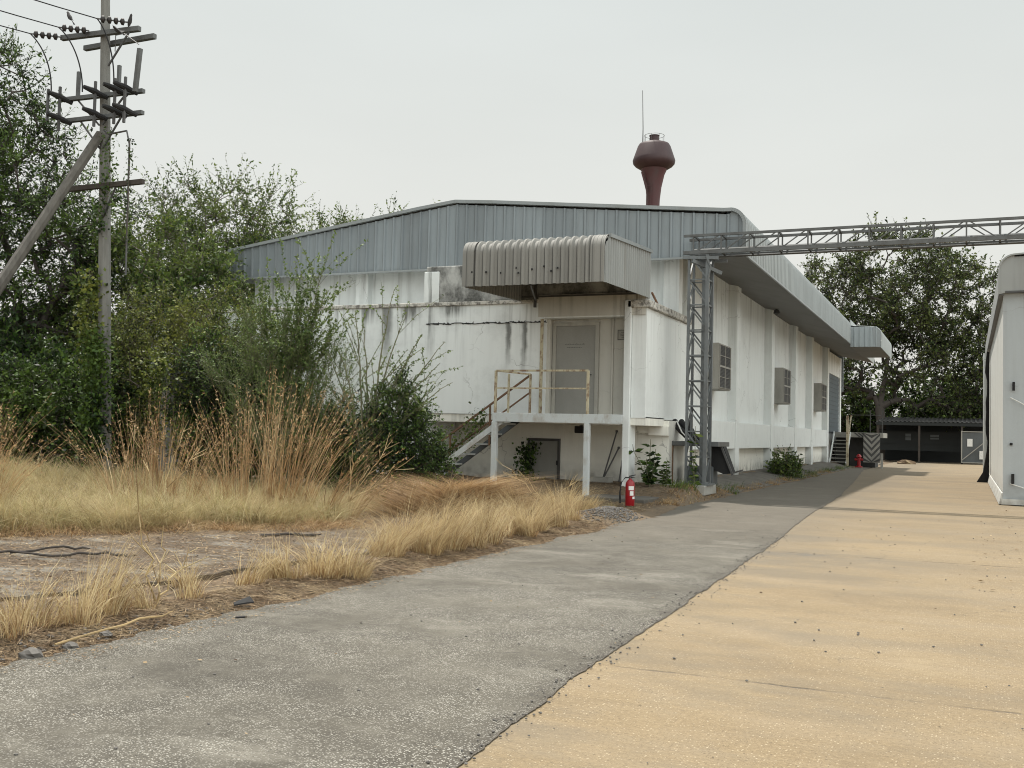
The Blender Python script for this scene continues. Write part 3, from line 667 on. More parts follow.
# stair flight going down to the left
x0, z0, x1, z1 = -10.2, 1.9, -12.75, .08
for y, m_ in ((22.82, 'plat'), (23.72, 'gategrey')): MB().bar((x0, y, z0), (x1, y, z1), .05, .13, upv=(0, 0, 1)).build('stringer', m_, ST)
n_ = 7
for k in range(n_):
    f_ = (k+.6)/n_; MB().box(x0+(x1-x0)*f_-.09, x0+(x1-x0)*f_+.09, 22.85, 23.69, z0+(z1-z0)*f_-.02, z0+(z1-z0)*f_+.02).build('tread', 'plat', ST)
# railings
mb = MB()
rz = 3.02
for x in (-10.46, -9.9, -9.35, -8.1):
    pass
for x, y in ((-10.46, 22.73), (-8.1, 22.73)): mb.bar((x, y, 2.0), (x, y, rz), .055)
mb.bar((-10.46, 23.5, 2.0), (-10.46, 23.5, rz-.03), .045); mb.bar((-9.9, 23.55, 2.0), (-9.9, 23.55, rz-.05), .05)
mb.bar((-10.46, 22.73, rz), (-8.1, 22.73, rz), .045); mb.bar((-10.46, 22.73, 2.6), (-8.1, 22.73, 2.6), .035)
mb.bar((-10.46, 22.73, rz), (-9.9, 23.55, rz-.04), .04)
mb.build('guard_rail', 'rustpaint', ST)
mb = MB()
for y in (23.6,):
    mb.bar((-9.9, y, 2.98), (-12.75, y, 1.0), .045); mb.bar((-9.9, y, 2.55), (-12.75, y, .57), .035)
    for x in (-11.0, -12.1, -12.75): zt = 2.98+(x+9.9)*.695; mb.bar((x, y, zt-1.02), (x, y, zt), .04)
mb.build('stair_rail', 'rust', ST)

# leaning rods and block under the landing
random.seed(2)
rods = [((-8.62, 25.35, .25), (-8.3, 25.58, 1.62), 'longest of the dark rods leaning on the cream wall under the landing'),
        ((-8.60, 25.30, .3), (-8.24, 25.58, 1.2), 'short dark rod leaning low across the longest rod under the landing'),
        ((-8.12, 25.2, .16), (-8.10, 25.58, 1.15), 'dark rod standing upright beside the pale block'),
        ((-7.99, 25.3, .45), (-8.12, 25.58, 1.66), 'dark rod leaning left beside the white column')]
for a, b, lb in rods:
    mb = MB(); mb.tube([a, b], .02, 6); mb.lathe((b[0], b[1], b[2]-.02), [(.02, 0), (.035, .01), (.035, .05), (.02, .06)], 8)
    tag(mb.build('metal_rod', 'steel'), lb, 'rod', 'rods leaning under the landing')
tag(MB().box(-8.75, -8.18, 24.55, 25.0, .1, .47).build('concrete_block', 'conc', bevel=.02), 'pale concrete block on the ground under the steel landing', 'block')
fl = thing('flood_lamp', 'small dark flood lamp fixed under the landing beside the post', 'lamp', (-9.1, 25.0, 1.6))
MB().box(-9.22, -9.0, 24.9, 25.05, 1.56, 1.74).build('housing', 'black', fl, bevel=.02)
MB().bar((-9.1, 25.0, 1.74), (-9.1, 25.3, 1.79), .03).build('bracket', 'steel', fl)

# ------------------------------------------------------------------ service ledge, ducts and tarpaulin behind the tower
LG = thing('service_rack', 'dark steel rack with black ducts and hanging flap behind the lattice tower', 'rack', (-6.5, 26.6, .3))
MB().box(-7.15, -5.75, 26.0, 27.3, 1.30, 1.42).build('shelf', 'trussb', LG, bevel=.01)
mb = MB(); mb.bar((-6.95, 26.05, .25), (-6.95, 26.05, 1.3), .05); mb.build('leg', 'rust', LG)
mb = MB(); mb.bar((-6.2, 27.2, .25), (-6.2, 27.2, 1.3), .05); mb.build('leg', 'rust', LG)
for k, (a, b) in enumerate(((-6.98, .25), (-6.83, .2), (-6.68, .3))):
    P = [(a-.03+.55*u*u*(1 if k < 2 else .6), 26.5+.1*k-.3*u, 1.93-.5*u**1.5) for u in np.linspace(0, 1, 9)]
    rr = [.075*(1+.13*(i % 2)) for i in range(9)]
    MB().tube(P, rr, 10).build('duct', 'black', LG, smooth=True)
mb = MB(); mb.tube([(-6.9, 26.25, 1.93), (-6.72, 26.1, 1.65), (-6.5, 26.05, 1.45)], .018, 6); mb.build('white_hose', 'white', LG, smooth=True)
mb = MB(); mb.prism([(-6.1, 26.6, 1.32), (-5.75, 26.6, 1.30), (-5.5, 26.6, .62), (-5.75, 26.6, .60), (-6.05, 26.6, .72)], (0, .35, 0)); mb.build('flap', 'black', LG)
MB().bar((-5.82, 26.55, 1.36), (-5.5, 26.55, .58), .05).bar((-5.55, 26.6, .62), (-5.25, 26.6, .72), .04).build('flap_bar', 'steel', LG)
mb = MB(); mb.box(-6.75, -6.0, 26.5, 27.1, .3, .78); mb.build('lower_tank', 'gategrey', LG, bevel=.03)

# ------------------------------------------------------------------ lattice gantry across the yard
GT = thing('lattice_gantry', 'galvanised steel lattice tower carrying a long lattice beam over the yard', 'gantry', (-6.2, 25.8, .3))
tx0, tx1, ty0, ty1, tz0, tz1 = -6.45, -5.98, 25.5, 26.0, .38, 6.1
for x, y in ((tx0, ty0), (tx1, ty0), (tx0, ty1), (tx1, ty1)):
    MB().bar((x, y, tz0), (x, y, tz1), .06 if x < -6.2 else .085).build('tower_leg', 'truss', GT)
mb = MB(); n_ = 9; dz = (tz1-tz0)/n_
for k in range(n_+1):
    z = tz0+k*dz+.02; mb = MB()
    for y in (ty0, ty1): mb.bar((tx0, y, z), (tx1, y, z), .034)
    for x in (tx0, tx1): mb.bar((x, ty0, z), (x, ty1, z), .034)
    mb.build('tower_rung', 'truss', GT)
mb = MB()
for k in range(n_):
    z = tz0+k*dz
    mb.bar((tx0, ty0, z+dz), (tx1, ty0, z+.04), .035); mb.bar((tx0, ty1, z+dz), (tx1, ty1, z+.04), .035)
    mb.bar((tx0, ty1, z+dz), (tx0, ty0, z+.04), .035); mb.bar((tx1, ty1, z+dz), (tx1, ty0, z+.04), .035)
mb.build('tower_braces', 'truss', GT)
MB().bar((-6.08, 25.75, .38), (-6.08, 25.75, 6.1), .14, .2, upv=(0, 1, 0)).build('cable_tray', 'truss', GT)
mb = MB(); mb.bar((-6.6, 25.45, 6.05), (-5.7, 25.45, 6.0), .08); mb.bar((-6.5, 26.05, 6.05), (-5.6, 26.05, 6.02), .08); mb.bar((-6.35, 25.4, 5.95), (-5.75, 26.0, 5.7), .09); mb.tube([(-6.0, 25.4, 6.05), (-5.9, 25.45, 5.8), (-6.0, 25.5, 5.3)], .03, 6); mb.build('tower_head', 'truss', GT)
MB().box(-6.6, -5.85, 25.4, 26.1, .34, .385).build('base_plate', 'truss', GT)
bx0, bx1 = -6.6, 9.0; bz0, bz1 = 6.17, 6.60
for y in (25.5, 26.1):
    for z in (bz0, bz1): MB().bar((bx0, y, z), (bx1, y, z), .06 if z == bz1 else .085).build('beam_chord', 'trussb', GT)
mb = MB(); k = 0; x = bx0+.25
while x < bx1:
    for y in (25.5, 26.1):
        mb.bar((x, y, bz0), (x, y, bz1), .034)
        if x+.70 < bx1:
            if x < -.4 or x > .55: mb.bar((x+.05, y, bz0), (x+.66, y, bz1), .026)
            else: mb.bar((x+.05, y, bz1), (x+.66, y, bz0), .026)
    mb.bar((x, 25.5, bz1), (x, 26.1, bz1), .04); mb.bar((x, 25.5, bz0), (x, 26.1, bz0), .04)
    x += .70
mb.build('beam_lacing', 'trussb', GT)
mb = MB(); mb.tube([(bx0+.2, 25.65, 6.24), (bx1, 25.65, 6.24)], .05, 8); mb.tube([(bx0+.2, 25.82, 6.23), (bx1, 25.82, 6.23)], .035, 8); mb.tube([(bx0+.6, 25.95, 6.12), (bx1, 25.95, 6.12)], .03, 8); mb.build('beam_pipes', 'trussb', GT, smooth=True)
for x in (8.3, 8.8):
    MB().bar((x, 25.5, 0), (x, 25.5, 6.1), .09).bar((x, 26.1, 0), (x, 26.1, 6.1), .09).build('tower_leg', 'truss', GT)
mb = MB(); mb.box(-6.95, -5.9, 25.2, 26.5, .1, .34); struct(mb.build('tower_pad', 'conc', bevel=.02))
mb = MB(); mb.box(-8.0, -6.45, 21.9, 23.7, .0, .14); struct(mb.build('paving', 'pavedark', bevel=.02))
mb = MB(); mb.prism([(-7.45, 27.0, .0), (-5.85, 27.0, .0), (-5.85, 27.0, .035), (-6.5, 27.0, .2), (-7.45, 27.0, .35)], (0, 33.2, 0)); struct(mb.build('side_path', 'pavedark'))

# ------------------------------------------------------------------ far loading dock
DK = thing('loading_dock', 'grey raised loading dock beyond the warehouse with steps and a striped chevron panel', 'dock', (-5.5, 62, 0))
mb = MB(); mb.box(-6.3, -4.4, 62.2, 65.5, 1.72, 2.0); mb.box(-7.1, -6.3, 62.2, 65.5, 1.7, 2.0); mb.build('dock_slab', 'conc', DK)
mb = MB(); mb.box(-6.3, -4.9, 63.2, 65.4, 0, 1.72); mb.box(-7.1, -6.3, 63.5, 65.4, 0, 1.7); mb.build('dock_wall', 'darkgap', DK)
for k in range(8):
    z = .3+k*.2; y = 60.2+k*.26; MB().box(-7.05, -6.2, y, y+.25, z, z+.045).build('step', 'conc', DK)
for x in (-7.06, -6.18): MB().bar((x, 60.0, .2), (x, 62.2, 1.95), .05, .2).build('stringer', 'wall', DK)
MB().bar((-6.12, 60.1, .1), (-6.12, 60.1, 2.9), .13).bar((-6.12, 60.1, 1.15), (-6.15, 62.3, 2.95), .07).build('handrail', 'rustpaint', DK)
MB().bar((-5.1, 62.3, 2.0), (-5.1, 62.3, 3.3), .05).bar((-6.15, 62.3, 3.0), (-4.4, 62.3, 3.0), .04).bar((-4.45, 62.3, 2.0), (-4.45, 62.3, 3.3), .06).build('guard_rail', 'steel', DK)
ch = MB().box(-5.45, -4.55, 62.0, 62.08, .3, 1.98).build('chevron_panel', 'steel', DK)
mb = MB()
for k in range(7):
    z = -.3+k*.36
    for s_ in (-1, 1):
        P = [(-5.0, z), (-5.0+s_*.44, z+.5), (-5.0+s_*.44, z+.69), (-5.0, z+.19)]
        P = [(a, min(1.97, max(.31, b))) for a, b in P]
        if P[0][1] != P[3][1] or P[1][1] != P[2][1]: mb.prism([(a, 61.985, b) for a, b in P], (0, .014, 0))
mb.build('chevron_stripes', 'conc', ch)
mb = MB()
for k in range(4): x = -6.0+k*.2; mb.prism([(x, 62.185, 1.98), (x+.12, 62.185, 1.98), (x+.4, 62.185, 1.74), (x+.28, 62.185, 1.74)], (0, .014, 0))
mb.build('dock_stripes', 'steel', DK)
MB().bar((-4.42, 61.6, 0), (-4.42, 61.6, .85), .13).build('bollard', 'conc', DK)

# red extinguishers
def extinguisher(loc, s_, label, rest=True):
    e = thing('fire_extinguisher', label, 'fire extinguisher', loc); x, y, z = loc
    bd = MB().lathe(loc, [(.088*s_, 0), (.094*s_, .01*s_), (.094*s_, .46*s_), (.085*s_, .50*s_), (.06*s_, .54*s_), (.03*s_, .565*s_), (.026*s_, .59*s_)], 24).build('cylinder', 'red', e, smooth=True)
    MB().lathe((x, y, z), [(.098*s_, .0), (.098*s_, .03*s_)], 24).build('foot_ring', 'black', bd, smooth=True)
    mb = MB()
    for i, (a0, a1, z0_, z1_) in enumerate(((-90, -20, .35, .43), (-75, -25, .24, .33), (-40, 15, .17, .22))):
        pts = [(x+.0955*s_*math.cos(R(a0+(a1-a0)*k/6)), y+.0955*s_*math.sin(R(a0+(a1-a0)*k/6))) for k in range(7)]
        k0 = len(mb.v)
        for px, py in pts: mb.v += [(px, py, z+z0_*s_), (px, py, z+z1_*s_)]
        for k in range(6): a = k0+2*k; mb.f.append((a, a+2, a+3, a+1))
    mb.build('label_sticker', 'white', bd)
    MB().lathe((x, y, z+.585*s_), [(.03*s_, 0), (.03*s_, .04*s_), (.018*s_, .05*s_)], 12).build('valve', 'steel', e, smooth=True)
    MB().bar((x-.02*s_, y, z+.63*s_), (x+.12*s_, y-.03*s_, z+.66*s_), .025*s_, .015*s_).bar((x, y, z+.61*s_), (x+.11*s_, y-.03*s_, z+.60*s_), .022*s_, .012*s_).build('handle', 'black', e)
    MB().tube([(x-.02*s_, y-.02*s_, z+.6*s_), (x-.09*s_, y-.04*s_, z+.6*s_), (x-.17*s_, y-.05*s_, z+.5*s_), (x-.195*s_, y-.06*s_, z+.3*s_), (x-.19*s_, y-.06*s_, z+.08*s_)], [.013*s_]*3+[.016*s_, .026*s_], 8).build('hose', 'black', e, smooth=True)
    return e
extinguisher((-6.42, 20.75, float(gh(-6.42, 20.75))-.01), 1.02, 'red fire extinguisher with white labels standing at the edge of the drive')
H = thing('fire_hydrant', 'small red hydrant stand by the far steps', 'hydrant', (-5.55, 60.6, .05))
MB().lathe((-5.55, 60.6, 0), [(.2, .05), (.2, .1), (.09, .14), (.09, .58), (.14, .62), (.14, .68), (.08, .76), (.02, .8)], 16).build('body', 'red', H, smooth=True)
MB().tube([(-5.77, 60.6, .48), (-5.33, 60.6, .48)], .065, 12).build('outlets', 'red', H, smooth=True)

# ------------------------------------------------------------------ shed and gate at the far end
SH = thing('open_shed', 'low dark lean-to shed with a corrugated roof closing the far end of the yard', 'shed', (-2.5, 85, 0))
mb = MB(); corr(mb, lambda s_: [(s_, 82.0, 3.0), (s_, 88.0, 3.45)], (1, 0, 0), [(a-6.3, b) for a, b in ribs(9.5, .3, .05, .3, .15)], -1); mb.build('roof', 'shedroof', SH)
MB().box(-6.3, 3.2, 82.02, 82.1, 2.75, 2.97).box(-6.3, 3.2, 82.0, 82.03, 2.98, 3.0).build('fascia', 'sheddark', SH)
MB().box(-6.3, 3.2, 87.9, 88, 0, 3.4).build('back_wall', 'sheddark', SH)
for x in (-6.2, -3.3, -.4, 2.6): MB().bar((x, 82.15, 0), (x, 82.15, 2.95), .14).build('post', 'barkd', SH)
mb = MB()
for z in (.9, 1.4, 1.9, 2.3): mb.bar((-6.2, 84, z), (-.4, 84, z), .05)
mb.box(-6.2, -.4, 84.02, 84.06, .9, 2.3)
mb.build('inner_rail', 'sheddark', SH)
MB().box(-4.35, -3.95, 84.0, 84.01, 1.65, 2.15).build('notice', 'gategrey', SH); MB().box(-2.6, -2.0, 84.0, 84.01, 1.75, 2.1).build('notice', 'gategrey', SH)
GA = thing('gate_leaf', 'grey mesh gate leaf with a diagonal brace and two white notices', 'gate', (.4, 81.6, 0))
MB().box(-.4, 1.5, 81.62, 81.64, .15, 2.3).build('panel', 'gategrey', GA)
mb = MB(); mb.bar((-.42, 81.6, .1), (-.42, 81.6, 2.42), .08); mb.bar((1.5, 81.6, .1), (1.5, 81.6, 2.4), .06); mb.bar((-.42, 81.6, 2.36), (1.5, 81.6, 2.36), .06); mb.bar((-.42, 81.6, .14), (1.5, 81.6, .14), .06); mb.bar((-.4, 81.57, .3), (1.5, 81.57, 2.0), .06); mb.build('frame', 'conc', GA)
MB().box(-.05, .3, 81.55, 81.6, 1.3, 1.85).build('notice', 'white', GA); MB().box(.75, 1.15, 81.5, 81.56, .4, 1.0).build('notice', 'white', GA)
# low yard wall either side of the shed
tag(MB().box(-40, -7.2, 88, 88.2, 0, 1.9).build('yard_wall', 'conc'), 'grey yard wall left of the dark shed', 'wall')

# ------------------------------------------------------------------ building on the right
RB = thing('grey_building', 'pale grey metal clad building with rounded roof edge at the right photo edge', 'building', (6, 38, 0))
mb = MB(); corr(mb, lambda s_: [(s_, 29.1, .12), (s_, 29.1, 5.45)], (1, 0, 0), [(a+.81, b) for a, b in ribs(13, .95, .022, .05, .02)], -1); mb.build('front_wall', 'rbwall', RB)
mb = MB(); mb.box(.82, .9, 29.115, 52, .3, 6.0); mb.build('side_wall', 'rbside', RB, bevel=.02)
mb = MB(); mb.prism([(.82, 29.12, .3), (.80, 29.12, .02), (.72, 29.12, .02), (.78, 29.12, .3)], (0, 23, 0)); mb.build('side_skirt', 'rbside', RB)
mb = MB(); mb.box(.78, 14, 29.04, 29.1, .02, .16); mb.build('base_flashing', 'rbside', RB)
mb = MB(); corr(mb, lambda s_: [(s_, 28.95, 5.42), (s_, 28.95, 6.3)], (1, 0, 0), [(a+1.05, b) for a, b in ribs(13, .8, .02, .08, .03)], -1); mb.build('gable_cladding', 'rbroof', RB)
mb = MB(); P = [(.70, 5.35), (.71, 5.9)]+[(a, b) for a, b in arc(1.08, 5.98, .37, 175, 95, 7)]+[(14, 7.2)]
k = 0
for yy_ in (28.9, 52): mb.v += [(a, yy_, b) for a, b in P]
n_ = len(P); mb.f += [(i, i+1, i+1+n_, i+n_) for i in range(n_-1)]
mb.build('roof', 'rbroof', RB, smooth=True)
MB().prism([(a, 28.93, b) for a, b in P[:-1]]+[(1.06, 28.93, 6.35), (1.06, 28.93, 5.42)], (0, .04, 0)).build('gable_corner', 'rbroof', RB)
mb = MB()
for a, b in zip(P[:-1], P[1:]): mb.bar((a[0], 28.9, a[1]), (b[0], 28.9, b[1]), .06, .04, upv=(0, 0, 1) if abs(b[0]-a[0]) > .05 else (1, 0, 0))
mb.build('barge_trim', 'rbroof', RB, smooth=True)
MB().box(.85, 14, 28.92, 29.06, 5.38, 5.43).box(.71, .82, 28.95, 52, 5.33, 5.36).build('drip_trim', 'steel', RB)
MB().box(1.02, 1.08, 29.0, 29.05, 2.9, 3.12).build('switch_box', 'black', RB); MB().box(1.0, 1.07, 29.0, 29.06, .55, .8).build('switch_box', 'black', RB)
MB().lathe((1.0, 29.07, 1.52), [(.03, 0), (.035, .03), (.03, .06)], 10).build('bolt_head', 'black', RB)
MB().tube([(.98, 29.03, 2.72), (1.2, 29.0, 2.6), (1.6, 29.0, 2.35), (2.2, 29.0, 2.0)], .014, 6).tube([(.98, 29.03, .55), (1.3, 29.0, .45), (1.9, 29.0, .40)], .014, 6).build('cable', 'white', RB)
MB().box(1, 14, 29.2, 51.9, .1, 6.0).build('core', 'darkgap', RB)
DP = thing('downpipe', 'white downpipe beside a black tarpaulin at the rear of the grey building', 'pipe', (.6, 46, 0))
MB().tube([(.62, 46, .1), (.62, 46, 5.2)], .07, 8).build('pipe', 'wall', DP)
TP = MB(); P = []
for i, z in enumerate(np.linspace(0, 5.2, 14)):
    w = .07+.34*max(0, 1-z/.75)**1.5+.03*math.sin(z*3); P.append((z, w, .03*math.sin(i*2.1)))
for z, w, o_ in P: TP.v += [(.78-w*.1, 45.4, z), (.78-w+o_-.05, 45.3, z), (.78-w+o_-.05, 45.7, z), (.78, 45.8, z)]
for i in range(len(P)-1):
    for k in range(4): a = 4*i+k; b = 4*i+(k+1) % 4; TP.f.append((a, b, b+4, a+4))
tag(TP.build('tarpaulin', 'black'), 'black tarpaulin hanging down the rear side wall of the grey building', 'tarpaulin')

# ------------------------------------------------------------------ water tower
WT = thing('water_tower', 'dark red champagne glass water tower rising behind the warehouse roof', 'water tower', (-24.8, 85.25, 0))
c_ = (-24.8, 85.25, 0)
MB().lathe(c_, [(.624, 0), (.528, 4), (.512, 20), (.560, 21.7), (.680, 22.8), (.920, 23.9), (1.120, 24.35)], 32).build('stem', 'towerred', WT, smooth=True)
tk = MB().lathe(c_, [(1.120, 24.35), (1.600, 24.65), (1.776, 24.85), (1.824, 25.1), (1.760, 25.3), (1.400, 26.35), (1.280, 26.55), (.720, 26.75), (.400, 26.8)], 32).build('tank', 'towerdark', WT, smooth=True)
MB().lathe(c_, [(.400, 26.78), (.400, 27.25), (.448, 27.27), (.448, 27.32), (.080, 27.36)], 20).build('hatch', 'towerdark', tk)
mb = MB()
ring = [(c_[0]+.85*math.cos(a), c_[1]+.85*math.sin(a), 27.3) for a in np.linspace(0, 2*math.pi, 25)]
mb.tube(ring, .018, 5, cap=False)
for a in np.linspace(0, 2*math.pi, 9)[:-1]: mb.tube([(c_[0]+.85*math.cos(a), c_[1]+.85*math.sin(a), 26.6), (c_[0]+.85*math.cos(a), c_[1]+.85*math.sin(a), 27.3)], .015, 5)
mb.build('hand_rail', 'steel', tk)
MB().tube([(-25.75, 85, 26.7), (-25.75, 85, 28), (-25.85, 85, 31.3)], [.05, .04, .025], 6).build('antenna', 'steel', WT)
mb = MB(); mb.bar((-25.15, 84.4, 3), (-25.15, 84.4, 23), .05); mb.bar((-24.75, 84.35, 3), (-24.75, 84.35, 23), .05)
for z in np.arange(3.2, 23, .4): mb.bar((-25.15, 84.4, z), (-24.75, 84.35, z), .03)
mb.build('ladder', 'towerred', WT)
MB().tube([(-25.2, 84.6, 22.4), (-25.4, 84.5, 23.3), (-25.6, 84.4, 24.0)], [.07, .09, .08], 8).build('pipe', 'towerred', WT)

# ------------------------------------------------------------------ power pole
PX, PY = -18.5, 18.0
PO = thing('utility_pole', 'tall grey concrete power pole with cross arms, fuse cutouts and a leaning brace', 'utility pole', (PX, PY, .3))
MB().prism([(PX-.17, PY-.13, .1), (PX+.17, PY-.13, .1), (PX+.17, PY+.13, .1), (PX-.17, PY+.13, .1)], (0, 0, .1)).build('foot', 'pole', PO)
mb = MB()
for z, w in ((.1, .17), (5, .145), (9.8, .118), (12.4, .10)):
    for a in range(8): an = R(22.5+45*a); mb.v.append((PX+w*1.08*math.cos(an)+.42-.052*z, PY+w*.9*math.sin(an), z))
for i in range(3):
    for j in range(8): a = 8*i+j; b = 8*i+(j+1) % 8; mb.f.append((a, b, b+8, a+8))
mb.f.append(tuple(range(24, 32)))
mb.build('shaft', 'pole', PO)
MB().tube([(PX-.02, PY-.12, 8.25), (-19.55, 15.35, 3.2), (-20.5, 13.3, 0)], [.11, .13, .15], 8).build('brace_pole', 'brace', PO, smooth=True)
MB().bar((-19.72, 17.72, 10.62), (-17.5, 17.92, 10.62), .11, .12).build('cross_arm', 'trussb', PO, bevel=.01)
MB().bar((-19.5, 18.22, 10.52), (-17.3, 18.2, 10.52), .11, .12).build('cross_arm', 'trussb', PO, bevel=.01)
MB().bar((-19.6, 17.72, 9.12), (-17.25, 17.86, 9.12), .11, .09).build('cross_arm', 'trussb', PO)
MB().bar((-19.6, 17.76, 8.62), (-17.25, 17.86, 8.62), .11, .09).build('cross_arm', 'trussb', PO)
MB().bar((-19.5, 17.78, 6.98), (-17.15, 17.86, 7.02), .10, .11).build('cross_arm', 'barkd', PO)
for a, b in (((-19.2, 17.8, 9.1), (-18.55, 17.85, 8.45)), ((-17.7, 17.8, 9.1), (-18.45, 17.85, 8.45)), ((-19.1, 17.8, 8.6), (-18.5, 17.85, 7.9)), ((-17.8, 17.8, 8.6), (-18.4, 17.85, 7.9)), ((-17.75, 17.85, 10.55), (-18.4, 17.9, 9.85)), ((-17.9, 17.82, 7.0), (-18.4, 17.9, 6.2))):
    MB().bar(a, b, .035).build('arm_brace', 'steel', PO)
# strain insulators and conductors heading out to the left
ends = []
for i, (x, y, z) in enumerate(((-19.68, 17.66, 10.62), (-18.85, 17.72, 10.68), (-17.75, 17.8, 10.76))):
    d = Vector((-.12-.03*i, -.97, .02)).normalized(); d = Vector([(-.30, -.95, .02), (-.27, -.96, .02), (-.22, -.97, .02)][i]).normalized()
    d = Vector((-.72, -.69, -.03)).normalized()
    mb = MB(); p0 = Vector((x, y, z))
    mb.tube([p0, p0+d*.66], .018, 6)
    ins = mb.build('insulator_rod', 'steel', PO)
    for k in range(4):
        c0 = p0+d*(.12+.14*k); MB().tube([c0-d*.05, c0-d*.03, c0+d*.02, c0+d*.05], [.03, .085, .08, .03], 12).build('insulator_disc', 'porcelain', ins, smooth=True)
    e_ = p0+d*.66; ends.append(e_)
    far = Vector([(-23.2, -4.0, 11.1), (-22.2, -4.0, 11.1), (-21.2, -4.0, 11.1)][i])
    pts = [e_.lerp(far, u)+Vector((0, 0, -1.3*4*u*(1-u)*.5)) for u in np.linspace(0, 1, 22)]
    tag(MB().tube(pts, .014, 6).build('overhead_cable', 'black', smooth=True), ['lower left overhead power cable leaving the outer insulator string', 'middle overhead power cable crossing the top left corner', 'upper right overhead power cable leaving the insulators nearest the pole top'][i], 'cable', 'overhead power cables')
# jumpers down to the cutouts
for e_, dst in zip(ends, ((-19.62, 17.4, 9.2), (-18.75, 17.5, 9.15), (-17.85, 17.55, 9.25))):
    dst = Vector(dst); m1 = Vector((e_.x*.45+dst.x*.55, e_.y*.4+dst.y*.6, e_.z-.28)); m2 = Vector((dst.x, dst.y, dst.z+.6))
    P = []
    for u in np.linspace(0, 1, 14): a = e_.lerp(m1, u); b = m1.lerp(m2, u); c2 = m2.lerp(dst, u); P.append((a.lerp(b, u)).lerp(b.lerp(c2, u), u))
    MB().tube(P, .016, 6).build('jumper_wire', 'black', PO, smooth=True)
for x in (-19.45, -18.35, -17.75, -17.45):
    for z in (9.1, 8.6):
        MB().tube([(x-.1, 17.25, z+.06), (x-.02, 17.5, z+.02), (x+.1, 17.78, z-.06)], [.045, .075, .05], 8).build('bushing', 'black', PO, smooth=True)
    MB().bar((x, 17.5, 9.35), (x, 17.5, 8.3), .05).build('fuse_cutout', 'steel', PO)
MB().bar((-19.6, 17.3, 9.25), (-19.6, 17.3, 8.5), .05).build('fuse_cutout', 'steel', PO)
for x, a in ((-19.15, 0), (-17.9, 0)): MB().bar((x, 17.75, 9.1), (x, 17.75, 9.75), .07).build('arrester', 'trussb', PO)
MB().bar((-17.2, 17.55, 9.0), (-17.06, 17.5, 9.95), .09).build('fuse_cutout', 'trussb', PO)
MB().tube([(-17.85, 17.55, 10.0), (-17.8, 17.5, 10.35), (-17.55, 17.5, 10.36), (-17.1, 17.5, 10.05)], .012, 5).build('lead_wire', 'steel', PO)
MB().tube([(-18.35, 17.8, 8.3), (-18.1, 17.7, 8.15), (-17.6, 17.75, 8.2), (-17.55, 17.8, 7.9), (-17.5, 17.8, 4.9)], .022, 6).build('earth_pipe', 'steel', PO)
MB().box(PX-.02, PX+.12, PY-.28, PY-.19, .62, .72).build('tag_plate', 'white', PO)

# birds
def bird(p, d, s_, label, flying=False):
    p = Vector(p); d = Vector(d).normalized(); mb = MB()
    mb.tube([p-d*.09*s_, p-d*.05*s_, p+d*.0*s_, p+d*.05*s_+Vector((0, 0, .01)), p+d*.08*s_+Vector((0, 0, .035*s_)), p+d*.11*s_+Vector((0, 0, .035*s_)), p+d*.14*s_+Vector((0, 0, .03*s_))], [.008*s_, .025*s_, .04*s_, .034*s_, .024*s_, .022*s_, .002], 8)
    b = mb.build('bird', 'bird', smooth=True); tag(b, label, 'bird')
    MB().prism([tuple(p-d*.06*s_+Vector((0, 0, -.01))), tuple(p-d*.2*s_+Vector((.02, 0, -.02))), tuple(p-d*.2*s_+Vector((-.02, 0, -.03)))], (0, .008, .004)).build('tail', 'bird', b)
    side = d.cross(Vector((0, 0, 1))).normalized()
    for q in (-1, 1):
        w = .16 if flying else .035
        MB().prism([tuple(p+side*q*.03*s_+d*.04*s_), tuple(p+side*q*w*s_-d*.03*s_+Vector((0, 0, .06*s_ if flying else -.02))), tuple(p+side*q*.03*s_-d*.09*s_)], (0, 0, .008)).build('wing', 'bird', b)
bird((-17.75, 17.85, 10.78), (.3, 0, .9), 1.2, 'small dark bird perched on the right end of the top cross arm')
bird((-19.35, 17.6, 11.02), (-.6, .1, .6), 1.3, 'small dark bird by the left insulator string')
bird((-17.55, 17.3, 10.35), (-.7, 0, .35), 1.2, 'small dark bird above the right fuse cutout', True)

